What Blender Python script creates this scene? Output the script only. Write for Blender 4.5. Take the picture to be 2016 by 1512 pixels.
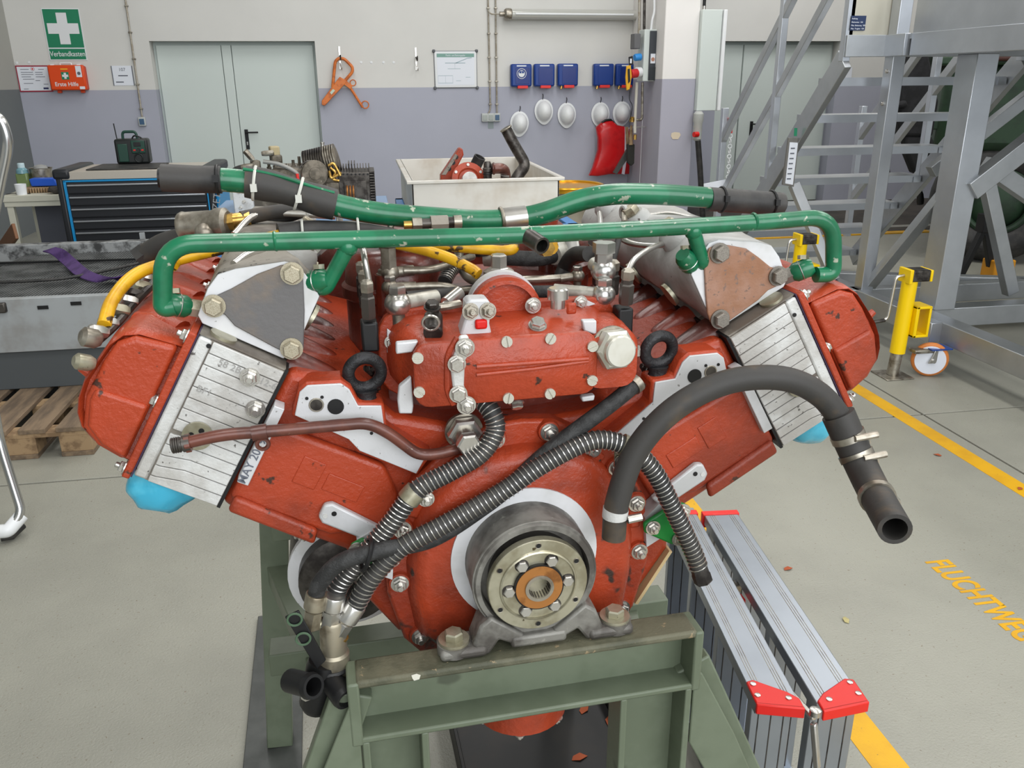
import bpy, math, random
from mathutils import Vector, Matrix
random.seed(7)
scene = bpy.context.scene
for o in list(bpy.data.objects): bpy.data.objects.remove(o, do_unlink=True)
COL = scene.collection

# ---------------------------------------------------------------- camera
# building frame: X along the back wall, Y away from the camera, Z up
FPX, PITCH, ROLL, YAWB, HC = 1649.16, math.radians(19.880), math.radians(-.4343), math.radians(9.679), 1.62
def _cam_axes():
    cp, sp, cr, sr = math.cos(PITCH), math.sin(PITCH), math.cos(ROLL), math.sin(ROLL)
    r0, d0, f0 = Vector((1, 0, 0)), Vector((0, -sp, -cp)), Vector((0, cp, -sp))
    right, down = r0*cr - d0*sr, r0*sr + d0*cr
    R = Matrix.Rotation(-YAWB, 3, 'Z')
    return R @ right, R @ down, R @ f0
CR, CD, CF = _cam_axes()
cam_data = bpy.data.cameras.new('camera'); cam = bpy.data.objects.new('camera', cam_data); COL.objects.link(cam)
cam_data.sensor_fit = 'HORIZONTAL'; cam_data.sensor_width = 36; cam_data.lens = FPX/2016*36
cam_data.clip_start = .02; cam_data.clip_end = 200
cm = Matrix((CR, -CD, -CF)).transposed().to_4x4(); cm.translation = (0, 0, HC); cam.matrix_world = cm
scene.camera = cam

# ---------------------------------------------------------------- world, lamps, exposure
world = bpy.data.worlds.new('world'); scene.world = world; world.use_nodes = True
wn = world.node_tree.nodes; wl = world.node_tree.links
wn['Background'].inputs[0].default_value = (.86, .93, 1.0, 1); wn['Background'].inputs[1].default_value = .5
def area_light(name, loc, target, sx, sy, power, col=(1, 1, 1)):
    d = bpy.data.lights.new(name, 'AREA'); d.shape = 'RECTANGLE'; d.size = sx; d.size_y = sy; d.energy = power; d.color = col
    o = bpy.data.objects.new(name, d); COL.objects.link(o); o.location = loc
    o.rotation_euler = (Vector(target) - Vector(loc)).to_track_quat('-Z', 'Y').to_euler(); return o
# daylight through the open hangar gate behind and to the right of the camera, and rows of roof lights
area_light('gate_daylight', (2.2, -5.0, 3.7), (.6, 4.0, .9), 9, 5, 560, (.95, .98, 1))
for x in (-.9, 2.2, 5.6, 8.6):
    for y in (.2, 4.0, 7.8): area_light('roof_light', (x, y, 5.7), (x, y, 0), .9, 2.6, 54 if x < 0 else 76, (1, .99, .97))
scene.cycles.max_bounces = 7; scene.cycles.diffuse_bounces = 3; scene.cycles.glossy_bounces = 3
scene.view_settings.view_transform = 'Standard'; scene.view_settings.look = 'None'
scene.view_settings.exposure = .14; scene.view_settings.gamma = 1; scene.view_settings.use_curve_mapping = False

# ---------------------------------------------------------------- picture rays (used to measure real positions)
def ray(px, py): return CR*((px-1008)/FPX) + CD*((py-756)/FPX) + CF
def WP(px, py, Y):
    r = ray(px, py); p = r*(Y/r.y); return Vector((p.x, p.y, p.z+HC))
def FP(px, py, z=0.0):
    r = ray(px, py); p = r*((z-HC)/r.z); return Vector((p.x, p.y, z))
EA = math.radians(12.5) - YAWB                       # engine heading against the building
EX, EY = Vector((math.cos(EA), math.sin(EA), 0)), Vector((-math.sin(EA), math.cos(EA), 0))
CZ = .98                                             # crankshaft height
E0 = EX*.2437 + EY*1.0 + Vector((0, 0, CZ))
EM = Matrix.Translation(E0) @ Matrix.Rotation(EA, 4, 'Z')
EMI = EM.inverted()
def EP(px, py, y):                                   # engine coordinates on the plane y (m behind the front reference plane)
    r = ray(px, py); k = (y + 1.0)/r.dot(EY); w = r*k; w.z += HC
    return EMI @ w
def EPL(pts, y): return [EP(a, b, y) for a, b in pts]
def EPP(pts): return [EP(a, b, y) for a, b, y in pts]

# ---------------------------------------------------------------- objects
def link(name, data, parent=None):
    o = bpy.data.objects.new(name, data); COL.objects.link(o)
    if parent is not None: o.parent = parent
    return o
def tag(o, label, cat, group=None):
    o['label'] = label; o['category'] = cat
    if group: o['group'] = group
    return o
def thing(name, label, cat, M=None, group=None):
    o = link(name, None); tag(o, label, cat, group)
    if M is not None: o.matrix_world = M
    return o
def MT(x, y, z, rz=0): return Matrix.Translation((x, y, z)) @ Matrix.Rotation(math.radians(rz), 4, 'Z')
def struct(o): o['kind'] = 'structure'; return o

def axes(n):
    n = Vector(n).normalized(); a = Vector((0, 0, 1)) if abs(n.z) < .9 else Vector((1, 0, 0))
    u = n.cross(a).normalized(); return u, n.cross(u).normalized(), n
def dirmat(p, n, s=1.0):
    u, v, w = axes(n); m = Matrix((u, -v, w)).transposed().to_4x4()
    return Matrix.Translation(Vector(p)) @ m @ Matrix.Diagonal((s, s, s, 1))
def fillet(path, rad, n=5):
    P = [Vector(p) for p in path]; out = [P[0]]
    for i in range(1, len(P)-1):
        a, b, c = P[i-1], P[i], P[i+1]; u, w = a-b, c-b
        d = min(rad, u.length*.48, w.length*.48); p0, p1 = b+u.normalized()*d, b+w.normalized()*d
        for k in range(n+1):
            t = k/n; out.append(p0*(1-t)**2 + b*2*t*(1-t) + p1*t*t)
    out.append(P[-1]); return out
def spline(path, n=8):
    P = [Vector(p) for p in path]; P = [P[0]*2-P[1]] + P + [P[-1]*2-P[-2]]; out = []
    for i in range(1, len(P)-2):
        for k in range(n):
            t = k/n; a, b, c, d = P[i-1:i+3]
            out.append(.5*((2*b) + (c-a)*t + (2*a-5*b+4*c-d)*t*t + (3*b-a-3*c+d)*t**3))
    out.append(P[-2]); return out
def arclen(path):
    L = [0.0]
    for a, b in zip(path, path[1:]): L.append(L[-1]+(b-a).length)
    return L
def frames(path):
    n = len(path); T = []
    for i in range(n):
        T.append(((path[min(i+1, n-1)]-path[max(i-1, 0)])).normalized())
    u = axes(T[0])[0]; F = []
    for t in T:
        u = (u - t*u.dot(t)).normalized(); F.append((u, t.cross(u), t))
    return F
def sub_path(path, s0, s1):                          # the stretch of a path between two arc-length fractions
    L = arclen(path); a, b = s0*L[-1], s1*L[-1]
    def at(d):
        for i in range(len(L)-1):
            if L[i+1] >= d: 
                t = (d-L[i])/max(L[i+1]-L[i], 1e-9); return path[i].lerp(path[i+1], t)
        return path[-1].copy()
    return [at(a)] + [p for p, l in zip(path, L) if a < l < b] + [at(b)]
def helix(path, r, pitch, per=10):
    L = arclen(path); F = frames(path); N = int(L[-1]/pitch*per); out = []; i = 0
    for k in range(N+1):
        d = L[-1]*k/N
        while i < len(L)-2 and L[i+1] < d: i += 1
        t = (d-L[i])/max(L[i+1]-L[i], 1e-9); p = path[i].lerp(path[i+1], t)
        u = F[i][0].lerp(F[i+1][0], t); v = F[i][1].lerp(F[i+1][1], t); a = 2*math.pi*k/per
        out.append(p + (u*math.cos(a)+v*math.sin(a))*r)
    return out

class MB:
    def __init__(s): s.v = []; s.f = []
    def add(s, vs, fs):
        o = len(s.v); s.v += [tuple(v) for v in vs]; s.f += [tuple(i+o for i in f) for f in fs]; return s
    def box(s, c, d, R=None):
        c = Vector(c); q = []
        for x in (-.5, .5):
            for y in (-.5, .5):
                for z in (-.5, .5):
                    p = Vector((x*d[0], y*d[1], z*d[2])); q.append(c + (R @ p if R else p))
        return s.add(q, [(0, 1, 3, 2), (4, 6, 7, 5), (0, 4, 5, 1), (2, 3, 7, 6), (0, 2, 6, 4), (1, 5, 7, 3)])
    def bb(s, a, b): return s.box([(x+y)/2 for x, y in zip(a, b)], [abs(y-x) for x, y in zip(a, b)])
    def bar(s, p0, p1, w, h, up=(0, 0, 1)):            # rectangular bar between two points
        p0, p1 = Vector(p0), Vector(p1); d = p1-p0; L = d.length; t = d.normalized()
        side = t.cross(Vector(up)); side = side.normalized() if side.length > 1e-4 else Vector((1, 0, 0)); u = side.cross(t)
        return s.box((p0+p1)/2, (L, w, h), Matrix((t, side, u)).transposed())
    def prism(s, poly, d):
        P = [Vector(p) for p in poly]; d = Vector(d); n = len(P)
        nrm = Vector((0, 0, 0))
        for i in range(n): nrm += P[i].cross(P[(i+1) % n])
        if nrm.dot(d) > 0: P.reverse()
        return s.add(P + [p+d for p in P], [tuple(range(n)), tuple(range(2*n-1, n-1, -1))] + [(i, n+i, n+(i+1) % n, (i+1) % n) for i in range(n)])
    def loft(s, rings, cap=True, closed=True):
        n = len(rings[0]); vs = [p for r in rings for p in r]; fs = []
        for k in range(len(rings)-1):
            for i in range(n if closed else n-1):
                j = (i+1) % n; fs.append((k*n+i, k*n+j, (k+1)*n+j, (k+1)*n+i))
        if cap: fs += [tuple(range(n-1, -1, -1)), tuple((len(rings)-1)*n+i for i in range(n))]
        return s.add(vs, fs)
    def ring(s, c, u, v, r, n): return [c + (u*math.cos(2*math.pi*k/n) + v*math.sin(2*math.pi*k/n))*r for k in range(n)]
    def lathe(s, prof, o, ax, n=24, cap=True):         # prof: (radius, distance along ax)
        u, v, w = axes(ax); o = Vector(o)
        return s.loft([s.ring(o+w*h, u, v, max(r, 1e-5), n) for r, h in prof], cap)
    def cyl(s, p0, p1, r0, r1=None, n=16):
        p0, p1 = Vector(p0), Vector(p1); return s.lathe([(r0, 0), (r0 if r1 is None else r1, (p1-p0).length)], p0, p1-p0, n)
    def tube(s, path, r, n=12, hollow=0):
        path = [Vector(p) for p in path]; F = frames(path); R = r if callable(r) else (lambda t: r); L = arclen(path)
        rings = [s.ring(p, f[0], f[1], R(l/L[-1]), n) for p, f, l in zip(path, F, L)]
        if hollow:
            e = R(1); c, (u, v, t) = path[-1], F[-1]
            rings += [s.ring(c, u, v, e-hollow, n), s.ring(c-t*.05, u, v, e-hollow, n)]
        return s.loft(rings)
    def sphere(s, c, r, n=16, sq=(1, 1, 1)):
        c = Vector(c); rings = []
        for k in range(n//2+1):
            a = math.pi*k/(n//2); rr = max(math.sin(a), 1e-4)
            rings.append([c + Vector((rr*math.cos(2*math.pi*i/n)*sq[0], rr*math.sin(2*math.pi*i/n)*sq[1], -math.cos(a)*sq[2]))*r for i in range(n)])
        return s.loft(rings)
    def torus(s, c, ax, R, r, n=32, m=10):
        u, v, w = axes(ax); c = Vector(c); vs = []; fs = []
        for i in range(n):
            a = 2*math.pi*i/n; d = u*math.cos(a)+v*math.sin(a)
            vs += [c + d*(R + r*math.cos(2*math.pi*k/m)) + w*r*math.sin(2*math.pi*k/m) for k in range(m)]
        for i in range(n):
            for k in range(m):
                fs.append((i*m+k, ((i+1) % n)*m+k, ((i+1) % n)*m+(k+1) % m, i*m+(k+1) % m))
        return s.add(vs, fs)
    def hexa(s, p, n, r, h): return s.lathe([(r*.93, 0), (r, h*.12), (r, h*.82), (r*.86, h)], p, n, 6)
    def mesh(s, name, mat, smooth=35):
        m = bpy.data.meshes.new(name); m.from_pydata(s.v, [], s.f); m.materials.append(mat)
        m.validate()
        if smooth:
            m.polygons.foreach_set('use_smooth', [True]*len(m.polygons)); m.set_sharp_from_angle(angle=math.radians(smooth))
        return m
    def build(s, name, mat, parent=None, bevel=0, smooth=35, seg=2, M=None, ang=40):
        o = link(name, s.mesh(name, mat, smooth), parent)
        if M is not None: o.matrix_basis = M
        if bevel:
            b = o.modifiers.new('bevel', 'BEVEL'); b.width = bevel; b.segments = seg; b.limit_method = 'ANGLE'; b.angle_limit = math.radians(ang)
            b.harden_normals = False
        return o
_cache = {}
def piece(name, key, make, mat, parent, M, **kw):      # alike pieces share one mesh
    k = (key, mat.name)
    if k not in _cache:
        mb = MB(); make(mb); _cache[k] = mb.mesh(name, mat, kw.get('smooth', 35))
    o = link(name, _cache[k], parent); o.matrix_basis = M; return o
def mk_bolt(m):                                        # unit hexagon bolt on a washer, about 1 across corners
    m.lathe([(.62, 0), (.62, .1)], (0, 0, 0), (0, 0, 1), 20); m.hexa((0, 0, .1), (0, 0, 1), .5, .42)
def mk_nut(m):
    m.lathe([(.66, 0), (.66, .1)], (0, 0, 0), (0, 0, 1), 20); m.hexa((0, 0, .1), (0, 0, 1), .5, .4)
    m.lathe([(.25, .4), (.25, .78), (.2, .84)], (0, 0, 0), (0, 0, 1), 12)
def mk_screw(m):                                       # slotted cheese head
    m.lathe([(.5, 0), (.5, .12)], (0, 0, 0), (0, 0, 1), 18)
    for sg in (-1, 1):
        q = [(.5*math.cos(math.radians(8+164*k/9)), sg*(.5*math.sin(math.radians(8+164*k/9))), .12) for k in range(10)]; m.prism(q, (0, 0, .16))
def bolt(parent, p, n, s, mat, name='bolt'): return piece(name, 'bolt', mk_bolt, mat, parent, dirmat(p, n, s))
def nut(parent, p, n, s, mat, name='nut'): return piece(name, 'nut', mk_nut, mat, parent, dirmat(p, n, s))
def screw(parent, p, n, s, mat, rz=0):
    return piece('screw', 'screw', mk_screw, mat, parent, dirmat(p, n, s) @ Matrix.Rotation(rz, 4, 'Z'))
def text(name, s, mat, parent, M, size, align='CENTER', extrude=.0005, bold=0, xs=1.0):
    c = bpy.data.curves.new(name, 'FONT'); c.body = s; c.size = size; c.align_x = align; c.align_y = 'CENTER'; c.extrude = extrude; c.offset = bold
    t = bpy.data.objects.new(name, c); COL.objects.link(t)
    me = bpy.data.meshes.new_from_object(t.evaluated_get(bpy.context.evaluated_depsgraph_get())); bpy.data.objects.remove(t)
    me.materials.clear(); me.materials.append(mat)
    o = link(name, me, parent); o.matrix_basis = M @ Matrix.Diagonal((xs, 1, 1, 1)); return o
WALLTXT = Matrix.Rotation(math.radians(90), 4, 'X')    # text standing on a wall that faces the camera

# ---------------------------------------------------------------- materials
def srgb(r, g, b):
    f = lambda c: (c/255/12.92 if c/255 <= .04045 else ((c/255+.055)/1.055)**2.4)
    return (f(r), f(g), f(b), 1)
def mat(name, col, rough=.5, metal=0, col2=None, scale=6, thr=(.45, .6), chip=None, chip_scale=40, chip_thr=.66, bump=0, bscale=150, coat=0, detail=4, rvar=0, stretch=None, ior=1.45):
    m = bpy.data.materials.new(name); m.use_nodes = True; N = m.node_tree.nodes; L = m.node_tree.links; b = N['Principled BSDF']
    b.inputs['Base Color'].default_value = srgb(*col); b.inputs['Roughness'].default_value = rough; b.inputs['Metallic'].default_value = metal
    b.inputs['IOR'].default_value = ior
    if coat: b.inputs['Coat Weight'].default_value = coat; b.inputs['Coat Roughness'].default_value = .15
    tc = N.new('ShaderNodeTexCoord'); src = tc.outputs['Object']
    if stretch:
        mp = N.new('ShaderNodeMapping'); mp.inputs['Scale'].default_value = stretch; L.new(src, mp.inputs[0]); src = mp.outputs[0]
    def noise(sc, det=detail):
        n = N.new('ShaderNodeTexNoise'); n.inputs['Scale'].default_value = sc; n.inputs['Detail'].default_value = det; n.inputs['Roughness'].default_value = .62; L.new(src, n.inputs['Vector']); return n.outputs['Fac']
    def ramp(fac, a, c):
        r = N.new('ShaderNodeMapRange'); r.inputs[1].default_value = a; r.inputs[2].default_value = c; r.interpolation_type = 'SMOOTHSTEP'; L.new(fac, r.inputs[0]); return r.outputs[0]
    def mix(fac, a, c):
        x = N.new('ShaderNodeMix'); x.data_type = 'RGBA'; L.new(fac, x.inputs[0])
        for k, q in ((6, a), (7, c)):
            if isinstance(q, tuple): x.inputs[k].default_value = q
            else: L.new(q, x.inputs[k])
        return x.outputs[2]
    cur = srgb(*col)
    if col2: cur = mix(ramp(noise(scale), *thr), cur, srgb(*col2))
    if chip: cur = mix(ramp(noise(chip_scale, 3), chip_thr-.01, chip_thr+.04), cur, srgb(*chip))
    if not isinstance(cur, tuple): L.new(cur, b.inputs['Base Color'])
    if rvar:
        mr = N.new('ShaderNodeMapRange'); mr.inputs[1].default_value = .3; mr.inputs[2].default_value = .7; mr.inputs[3].default_value = rough-rvar; mr.inputs[4].default_value = rough+rvar
        L.new(noise(scale*2.3), mr.inputs[0]); L.new(mr.outputs[0], b.inputs['Roughness'])
    if bump:
        bp = N.new('ShaderNodeBump'); bp.inputs['Strength'].default_value = bump; bp.inputs['Distance'].default_value = .002
        L.new(noise(bscale, 3), bp.inputs['Height']); L.new(bp.outputs[0], b.inputs['Normal'])
    return m
RED = mat('red_engine_enamel', (164, 60, 31), .40, 0, (126, 47, 27), 6, (.42, .70), (66, 38, 28), 32, .67, .7, 120, .03, rvar=.08)
REDDIRTYSHADE = mat('oily_shaded_red_enamel', (118, 42, 26), .36, 0, (74, 32, 24), 7, (.4, .62), (48, 28, 24), 25, .68, .35, 110, .2, rvar=.1)  # oily red, with the shade inside the V darkened into the colour
GREEN = mat('green_pipe_enamel', (20, 110, 74), .33, 0, (17, 94, 62), 14, (.4, .6), (158, 164, 146), 42, .625, .08, 90, .3)
GREENB = mat('bright_green_enamel', (28, 128, 52), .4, 0, (22, 104, 46), 12, bump=.1)
YELLOWP = mat('yellow_pipe_enamel', (218, 168, 24), .38, 0, (190, 140, 18), 18, (.4, .6), (70, 50, 22), 35, .60, .1, 90)
CAST = mat('cast_aluminium', (206, 206, 204), .5, .2, (176, 173, 168), 11, (.42, .66), (96, 92, 88), 110, .675, .3, 220)
CASTDARK = mat('oily_cast_aluminium', (142, 136, 126), .55, .15, (100, 92, 84), 10, (.4, .62), (60, 55, 50), 60, .66, .3, 160)
CASTGREY = mat('grey_cast_housing', (186, 186, 184), .6, .05, (156, 154, 150), 9, (.4, .65), (92, 86, 80), 50, .7, .35, 120)
MACH = mat('machined_aluminium', (200, 200, 202), .5, .2, (182, 182, 182), 9, (.45, .7), (112, 108, 104), 140, .69, .08, 300)
WHITEFACE = mat('bright_machined_face', (212, 212, 214), .55, .1, (192, 192, 190), 10, (.45, .7), (120, 116, 110), 120, .71)
STEEL = mat('bright_steel', (206, 204, 200), .28, .9, (186, 182, 174), 12, (.35, .7))
SILVER = mat('pale_plated_steel', (204, 202, 192), .38, .6, (186, 182, 168), 14, (.4, .65))
REDWORN = mat('worn_red_enamel', (164, 60, 31), .40, 0, (122, 45, 27), 6, (.42, .70), (54, 40, 34), 13, .62, .7, 120, .03, rvar=.08)
STEELDULL = mat('dull_steel', (168, 162, 150), .4, .85, (120, 112, 100), 22, (.4, .65), rvar=.1)
STEELDARK = mat('dark_oily_steel', (92, 88, 84), .42, .8, (54, 50, 48), 20, (.4, .65))
PASSIV = mat('yellow_passivated_steel', (182, 178, 158), .38, .75, (150, 144, 122), 18, (.4, .65), (90, 80, 60), 60, .7)
BRASS = mat('brass', (206, 168, 92), .32, .9, (160, 124, 60), 22)
BRONZE = mat('bronze_ring', (172, 116, 62), .42, .5, (134, 86, 44), 24)
RUBBER = mat('black_rubber', (38, 38, 38), .55, 0, (58, 56, 54), 12, (.4, .65), bump=.15, bscale=140)
RUBBERBRAID = mat('braided_rubber', (52, 52, 52), .6, 0, (38, 38, 38), 60, (.45, .55), bump=.5, bscale=420)
RUBBERDUST = mat('dusty_rubber', (56, 54, 52), .6, 0, (84, 72, 58), 9, (.5, .68), bump=.12)
BLACK = mat('black_metal', (26, 26, 27), .45, .2)
BLACKIRON = mat('black_cast_iron', (48, 48, 50), .48, .35, (36, 36, 38), 30, bump=.8, bscale=160)
DRUM = mat('worn_iron_drum', (132, 130, 124), .52, .35, (82, 78, 74), 12, (.38, .6), (150, 148, 140), 40, .66, .3, 120)
DARKPLATE = mat('sooty_blanking_plate', (104, 102, 102), .55, .2, (126, 112, 98), 9, (.48, .68), None, 40, .62, .2, 150)
RUSTPLATE = mat('rusted_blanking_plate', (158, 122, 104), .66, .0, (142, 100, 74), 8, (.42, .62), (122, 98, 86), 120, .6, .4, 160)
BOLTTAN = mat('tarnished_bolt', (186, 178, 158), .42, .6, (150, 140, 118), 30)
BOLTGREY = mat('grey_bolt', (142, 136, 128), .45, .6, (112, 106, 98), 30)
BROWNPIPE = mat('brown_painted_pipe', (104, 58, 46), .36, .1, (82, 46, 38), 20, (.4, .6), (150, 132, 116), 70, .7, .05, 90, .2)
BLUEWRAP = mat('blue_plastic_film', (66, 170, 202), .24, 0, (88, 188, 216), 14, bump=.3, bscale=30)
STAND = mat('grey_green_stand_paint', (103, 112, 94), .42, 0, (94, 103, 85), 8, (.4, .6), (78, 84, 70), 9, .69, .12, 60)
STANDTOP = mat('greasy_stand_top', (100, 98, 80), .6, 0, (72, 73, 58), 9, (.4, .6), (142, 126, 98), 60, .66, .4, 200)
TIEWHITE = mat('white_cable_tie', (196, 196, 188), .45)
REDPLASTIC = mat('red_plastic', (206, 30, 26), .35)
WHITEPL = mat('white_plastic', (230, 232, 234), .3)
ALU = mat('mill_aluminium', (186, 189, 192), .38, .85, (170, 173, 176), 3, (.3, .7))
ALUB = mat('bright_aluminium', (196, 200, 206), .34, .85, (184, 188, 194), 3, (.3, .7))
LADALU = mat('ladder_aluminium', (164, 170, 178), .36, .85, (152, 158, 166), 3, (.3, .7))
UNIONM = mat('bronzed_union', (156, 148, 130), .38, .7, (116, 106, 88), 16)
PLATE = mat('dark_floor_plate', (84, 86, 84), .45, .3, (70, 72, 70), 5, (.4, .6), bump=.1)
TRAYM = mat('oily_black_tray', (13, 13, 14), .5, 0, (24, 20, 17), 8, (.45, .65))
STAINLESS = mat('stainless_sheet', (206, 203, 196), .38, .35, (188, 180, 168), 3, (.4, .65), rvar=.06)
WOOD = mat('weathered_pallet_wood', (132, 112, 90), .8, 0, (96, 82, 68), 5, (.35, .65), bump=.4, bscale=60, stretch=(4, .6, 4))
WOODEND = mat('pallet_wood_end', (158, 132, 100), .8, 0, (124, 100, 74), 12)
BLUEP = mat('blue_steel_paint', (66, 128, 190), .4); TROLB = mat('trolley_blue', (30, 138, 196), .35); TROLK = mat('trolley_black', (34, 36, 40), .42)
FINM = mat('radiator_fins', (112, 114, 114), .45, .4, (74, 76, 76), 7, (.4, .65)); CORE = mat('radiator_core', (26, 27, 28), .8); RADG = mat('grey_radiator_case', (158, 162, 164), .5, .1, (140, 140, 138), 4, (.4, .65), (120, 104, 88), 6, .7)
YEL = mat('yellow_jack_paint', (244, 204, 0), .35); DGREEN = mat('dark_vehicle_green', (34, 58, 38), .55, 0, (28, 46, 32), 4); CREAM = mat('cream_bench_paint', (196, 194, 178), .5)

# ================================================================ the hall
WY = 11.0; XL = -3.83; PB = 1.555                     # back wall, left wall, height of the paint change
def two_tone(name, hi, lo, z0=PB, rough=.75):
    m = mat(name, hi, rough, 0, bump=.12, bscale=90); N = m.node_tree.nodes; L = m.node_tree.links; b = N['Principled BSDF']
    g = N.new('ShaderNodeNewGeometry'); s = N.new('ShaderNodeSeparateXYZ'); L.new(g.outputs['Position'], s.inputs[0])
    c = N.new('ShaderNodeMath'); c.operation = 'GREATER_THAN'; c.inputs[1].default_value = z0; L.new(s.outputs[2], c.inputs[0])
    tn = N.new('ShaderNodeTexNoise'); tn.inputs['Scale'].default_value = 1.6; tn.inputs['Detail'].default_value = 5; L.new(g.outputs['Position'], tn.inputs['Vector'])
    mr = N.new('ShaderNodeMapRange'); mr.inputs[1].default_value = .3; mr.inputs[2].default_value = .75; mr.inputs[3].default_value = 1.0; mr.inputs[4].default_value = .93; L.new(tn.outputs[0], mr.inputs[0])
    x = N.new('ShaderNodeMix'); x.data_type = 'RGBA'; x.inputs[6].default_value = srgb(*lo); x.inputs[7].default_value = srgb(*hi); L.new(c.outputs[0], x.inputs[0])
    v = N.new('ShaderNodeMix'); v.data_type = 'RGBA'; v.blend_type = 'MULTIPLY'; v.inputs[0].default_value = 1; L.new(x.outputs[2], v.inputs[6]); L.new(mr.outputs[0], v.inputs[7])
    L.new(v.outputs[2], b.inputs['Base Color']); return m
WALLM = two_tone('wall_paint_white_over_lavender', (212, 211, 207), (168, 170, 183))
WALLL = two_tone('shaded_grey_wall_paint', (168, 168, 162), (112, 117, 118), 1.57)  # grey paint, its colour dimmed further for the shade on this wall
PILM = two_tone('lit_pillar_paint', (232, 229, 226), (172, 171, 184), 1.63)  # wall colours made brighter here for the light falling on the pillar
DOORM = mat('door_paint', (198, 207, 203), .5, bump=.03)
DOORF = mat('door_frame_paint', (192, 202, 198), .5)
CEILM = mat('ceiling_grey', (150, 150, 148), .8)
FLOORM = mat('sealed_concrete', (150, 149, 138), .42, 0, (140, 139, 129), 1.3, (.35, .7), (116, 104, 88), 95, .665, 1.0, 140, rvar=.06)
FLOORBASE = mat('floor_joint_filler', (96, 86, 74), .9)
LINEM = mat('yellow_floor_paint', (214, 162, 20), .5, 0, (200, 148, 26), 5, (.4, .7), (120, 100, 60), 70, .69, .3, 130)
DX0, DX1, RX0, RX1, DZ = -2.345, -.475, 4.62, 6.31, 2.085
m = MB()
for a, b in (((-5, DX0), (0, 6)), ((DX1, RX0), (0, 6)), ((RX1, 14), (0, 6)), ((DX0, DX1), (DZ, 6)), ((RX0, RX1), (DZ, 6))):
    m.bb((a[0], WY, b[0]), (a[1], WY+.4, b[1]))
struct(m.build('wall_back', WALLM, None, smooth=0))
struct(MB().bb((XL-.3, -8, 0), (XL, WY, 6)).build('wall_left', WALLL, None, smooth=0))
struct(MB().bb((-4.2, -8, 6), (14, WY+.4, 6.2)).build('ceiling', CEILM, None, smooth=0))
struct(MB().bb((13.7, -2, 0), (14, WY, 6)).build('wall_right', WALLM, None, smooth=0))
pil = struct(MB().bb((3.45, 9.8, 0), (3.86, WY, 6)).build('wall_pillar', PILM, None, smooth=0, bevel=.012))
MB().cyl((3.448, 10.45, 0), (3.448, 10.45, 1.55), .004, n=6).build('trim_line', WHITEPL, pil)
m = MB(); q = [WP(x, y, 9.797) for x, y in ((1322, 262), (1328, 260), (1338, 261), (1340, 266), (1335, 274), (1324, 274), (1321, 268))]
m.prism(q, (0, -.002, 0)).build('paint_patch', mat('bare_plaster', (214, 200, 176), .8), pil)
# doors
def double_door(n, x0, x1, split0, split1, hx, inside):
    y = WY+.17; d = struct(link('door_%d' % n, None)); d.location = (x0, y, 0)
    def P(m, a, b, name, mt, bev=.003): return m.bb((a[0]-x0, a[1]-y, a[2]), (b[0]-x0, b[1]-y, b[2])).build(name, mt, d, bevel=bev)
    P(MB(), (x0-.02, y+.02, 0), (x1+.02, y+.08, DZ+.03), 'frame', DOORF)
    if split0 > x0: P(MB(), (x0+.035, y-.02, .01), (split0-.004, y+.02, DZ-.04), 'leaf', DOORM)
    P(MB(), (split0+.004, y-.03, .01), (split1-.004, y+.02, DZ-.04), 'meeting_strip', DOORM)
    P(MB(), (split1+.004, y-.02, .01), (x1-.035, y+.02, DZ-.04), 'leaf', DOORM)
    h = MB(); hz = 1.05
    h.bb((hx-.021-x0, -.035, hz-.20), (hx+.021-x0, -.02, hz+.035)); h.cyl((hx-x0, -.035, hz), (hx-x0, -.075, hz), .011)
    h.tube(fillet([(hx-x0, -.07, hz), (hx-x0+.03, -.075, hz), (hx-x0+.145, -.072, hz)], .01), .010, 10)
    h.build('handle', BLACK, d, bevel=.004)
    MB().bb((hx-.008-x0, -.037, hz-.15), (hx+.008-x0, -.034, hz-.11)).build('lock_cylinder', STEEL, d)
    return d
double_door(1, DX0, DX1, -1.575, -1.46, -1.39, True)
double_door(2, RX0, RX1, 5.02, 5.03, 5.22, True)
# floor: slabs with open joints over a dark filler
fl = struct(MB().bb((-6, -8, -.2), (14, 12, -.014)).build('floor', FLOORBASE, None, smooth=0))
JX, JY = 2.744, 3.568
for (a, b) in ((-4.0, JX-.006), (JX+.006, 13.9)):
    for (c, e) in ((-7.9, JY-.006), (JY+.006, 11.0)):
        MB().bb((a, c, -.05), (b, e, 0)).build('floor_slab', FLOORM, fl, bevel=.004, smooth=0)
MB().bb((2.58, -7.9, 0), (2.668, 10.6, .0012)).build('lane_line', LINEM, fl, smooth=0)
MB().bb((1.155, -7.9, 0), (1.247, 10.6, .0012)).build('lane_line', LINEM, fl, smooth=0)
text('lane_lettering', 'FLUCHTWEG', LINEM, fl, Matrix.Translation((1.868, 2.305, .0008)) @ Matrix.Rotation(math.radians(-90), 4, 'Z') @ Matrix.Translation((0, .05, 0)), .125, 'LEFT', .0004, .0035, .62)
# darker far floor in front of the right-hand door with a painted threshold
DARKFL = mat('dark_grated_floor', (70, 64, 58), .7, 0, (54, 50, 46), 3)
struct(MB().bb((3.9, 8.6, 0), (13.6, 10.98, .004)).build('floor_grating', DARKFL, None, smooth=0))
struct(MB().bb((2.9, 8.42, 0), (6.2, 8.54, .012)).build('trim_1', LINEM, None, smooth=0))
struct(MB().bb((5.2, 8.78, 0), (9, 8.9, .012)).build('trim_2', mat('pale_threshold', (150, 148, 140), .6), None, smooth=0))
struct(MB().bb((2.9, 8.0, 0), (3.9, 8.4, .003)).build('floor_plate', DARKFL, None, smooth=0))

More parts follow.
